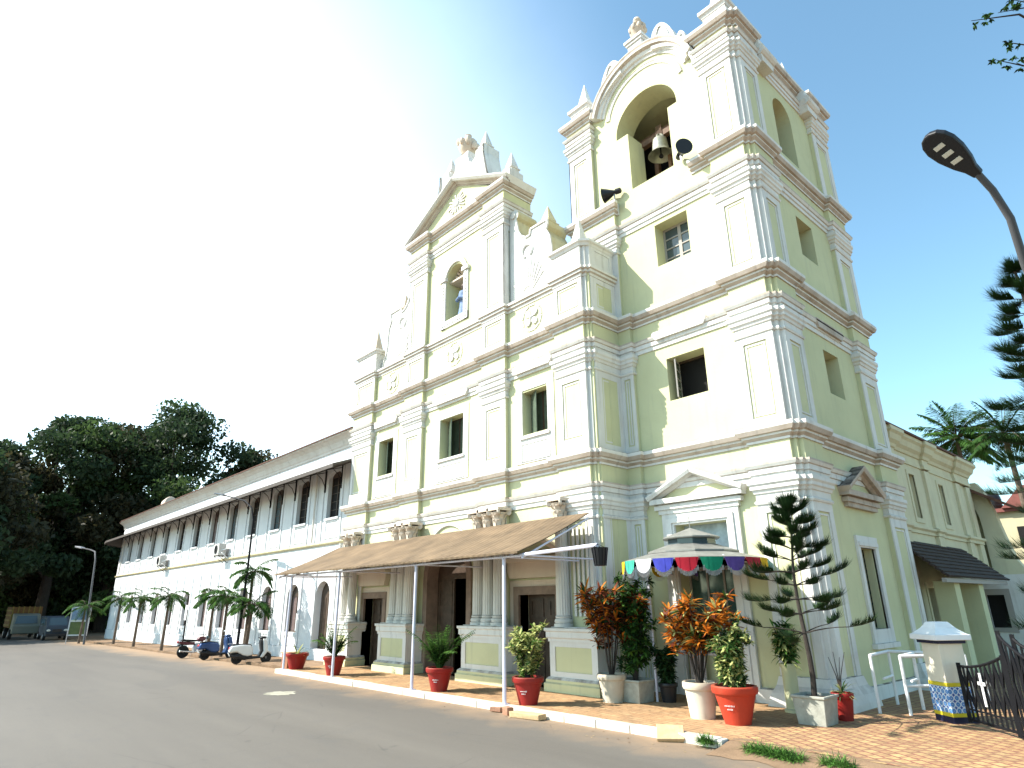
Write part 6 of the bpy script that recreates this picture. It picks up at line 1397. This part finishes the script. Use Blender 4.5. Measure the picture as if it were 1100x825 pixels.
for (p0, p1) in (((5.82, 1.85), (5.66, 3.4)), ((6.36, 2.0), (6.30, 3.0))):
    a, b = Vector((*p0, 0)), Vector((*p1, 0)); u_ = Vector((0, 0, 1))
    mb.tube([a, a + u_ * 1.12], .035, 8); mb.tube([b, b + u_ * 1.12], .035, 8)
    mb.tube([a + u_ * 1.12, b + u_ * 1.12], .035, 8); mb.tube([a.lerp(b, .5) + u_ * .6, b + u_ * .6], .028, 8)
mb.tube([(5.66, 3.4, 1.12), (7.2, 3.3, 1.12)], .035, 8); mb.tube([(6.36, 2.0, 1.12), (6.9, 2.6, 1.12)], .035, 8); mb.tube([(6.36, 2.0, .55), (6.9, 2.5, .55)], .028, 8)
mb.build('rail', WHITEP, hr, smooth=True)
mb = MB(); mb.tube([(7.2, 3.3, 0), (7.2, 3.3, 1.12)], .035, 8); mb.build('post', WHITEP, hr, smooth=True)

# ------------------------------------------------------------------ loose bricks, leaves and weeds by the kerb
BRK = mat('worn_laterite_brick', (.36, .19, .12), .9, var=.3, vscale=12, bump=.5, bscale=30); TANB = mat('tan_concrete_block', (.52, .36, .2), .9, var=.2, vscale=8, bump=.4)
def brick(label, c, half, rz, mt, tilt=0.0):
    mb = MB(); mb.box(-half[0], half[0], -half[1], half[1], -half[2], half[2]); r_ = random.Random(int(c[0] * 100)); mb.v = [(x + r_.uniform(-.012, .012), y + r_.uniform(-.012, .012), z + r_.uniform(-.008, .008)) for x, y, z in mb.v]
    o = mb.build('brick', mt, bevel=.012); o.location = c; o.rotation_euler = (tilt, 0, rz); tag(o, label, 'brick', 'loose bricks by the kerb'); return o
brick('small reddish brick piece at the foot of the awning pole', (-.72, -3.15, -.06), (.14, .07, .05), R(20), BRK)
brick('chunky brown brick block standing at the kerb beside the pole', (-.25, -3.22, -.045), (.11, .09, .085), R(-10), BRK)
brick('long flat mossy slab lying against the kerb', (.42, -3.24, -.06), (.42, .13, .055), R(6), TANB)
brick('tan concrete block tilted against the white kerb end', (3.98, -3.06, .0), (.24, .17, .045), R(35), TANB, R(34))
def tuft(name, pts, n, h, seed, label):
    mb = MB(); mb.loose = True; r_ = random.Random(seed)
    for k in range(n):
        cx, cy, rr_ = pts[r_.randrange(len(pts))]; a = r_.uniform(0, 6.28); q = rr_ * math.sqrt(r_.random()); yy = cy + q * .6 * math.sin(a); blade(mb, (cx + q * 1.6 * math.cos(a), yy, max(-.125, min(0, (yy + 2.9) * .19)) - .01), rdir(r_, .3, .95), h * r_.uniform(.4, 1.1), .010, .7, r_.randrange(2), 2)
    o = mb.build(name, [mat('grass_blade', (.09, .22, .03), .7), LEAFG]); tag(o, label, 'grass', kind='stuff')
tuft('grass', [(4.72, -3.08, .08), (5.7, -3.08, .17), (6.0, -3.12, .2), (6.2, -3.15, .17), (6.95, -3.12, .16)], 3200, .22, 3, 'green weeds growing at the broken end of the kerb')
mb = MB(); r_ = random.Random(2); n_ = 26; o_ = Vector((-7.7, -5.3, -.1145)); mb.add([(o_.x, o_.y, o_.z)] + [(o_.x + r_.uniform(.6, 1) * .62 * math.cos(6.283 * k / n_), o_.y + r_.uniform(.55, 1) * .5 * math.sin(6.283 * k / n_), o_.z) for k in range(n_)], [(0, k + 1, (k + 1) % n_ + 1) for k in range(n_)])
o = mb.build('patch', mat('pale_patch', (.34, .32, .25), .95, var=.4, vscale=5)); tag(o, 'pale patch on the road before the church', 'patch', kind='stuff')  # paler irregular patch laid flat on the asphalt
mb = MB(); mb.loose = True; r_ = random.Random(12)
for k in range(160):
    x, y = (r_.uniform(-9, 8), r_.uniform(-3.9, -3.1)) if k < 110 else (r_.uniform(0, 5), r_.uniform(-2.6, .5)); z = -.112 if y < -3.05 else .006
    blade(mb, (x, y, z), (r_.uniform(-1, 1), r_.uniform(-1, 1), .15), r_.uniform(.03, .08), r_.uniform(.02, .04), .3, r_.randrange(2), 2)
o = mb.build('litter', [mat('dry_leaf', (.16, .09, .04), .9), mat('pale_leaf', (.34, .25, .13), .9)]); tag(o, 'dry leaves scattered along the kerb and pavement', 'leaf litter', kind='stuff')
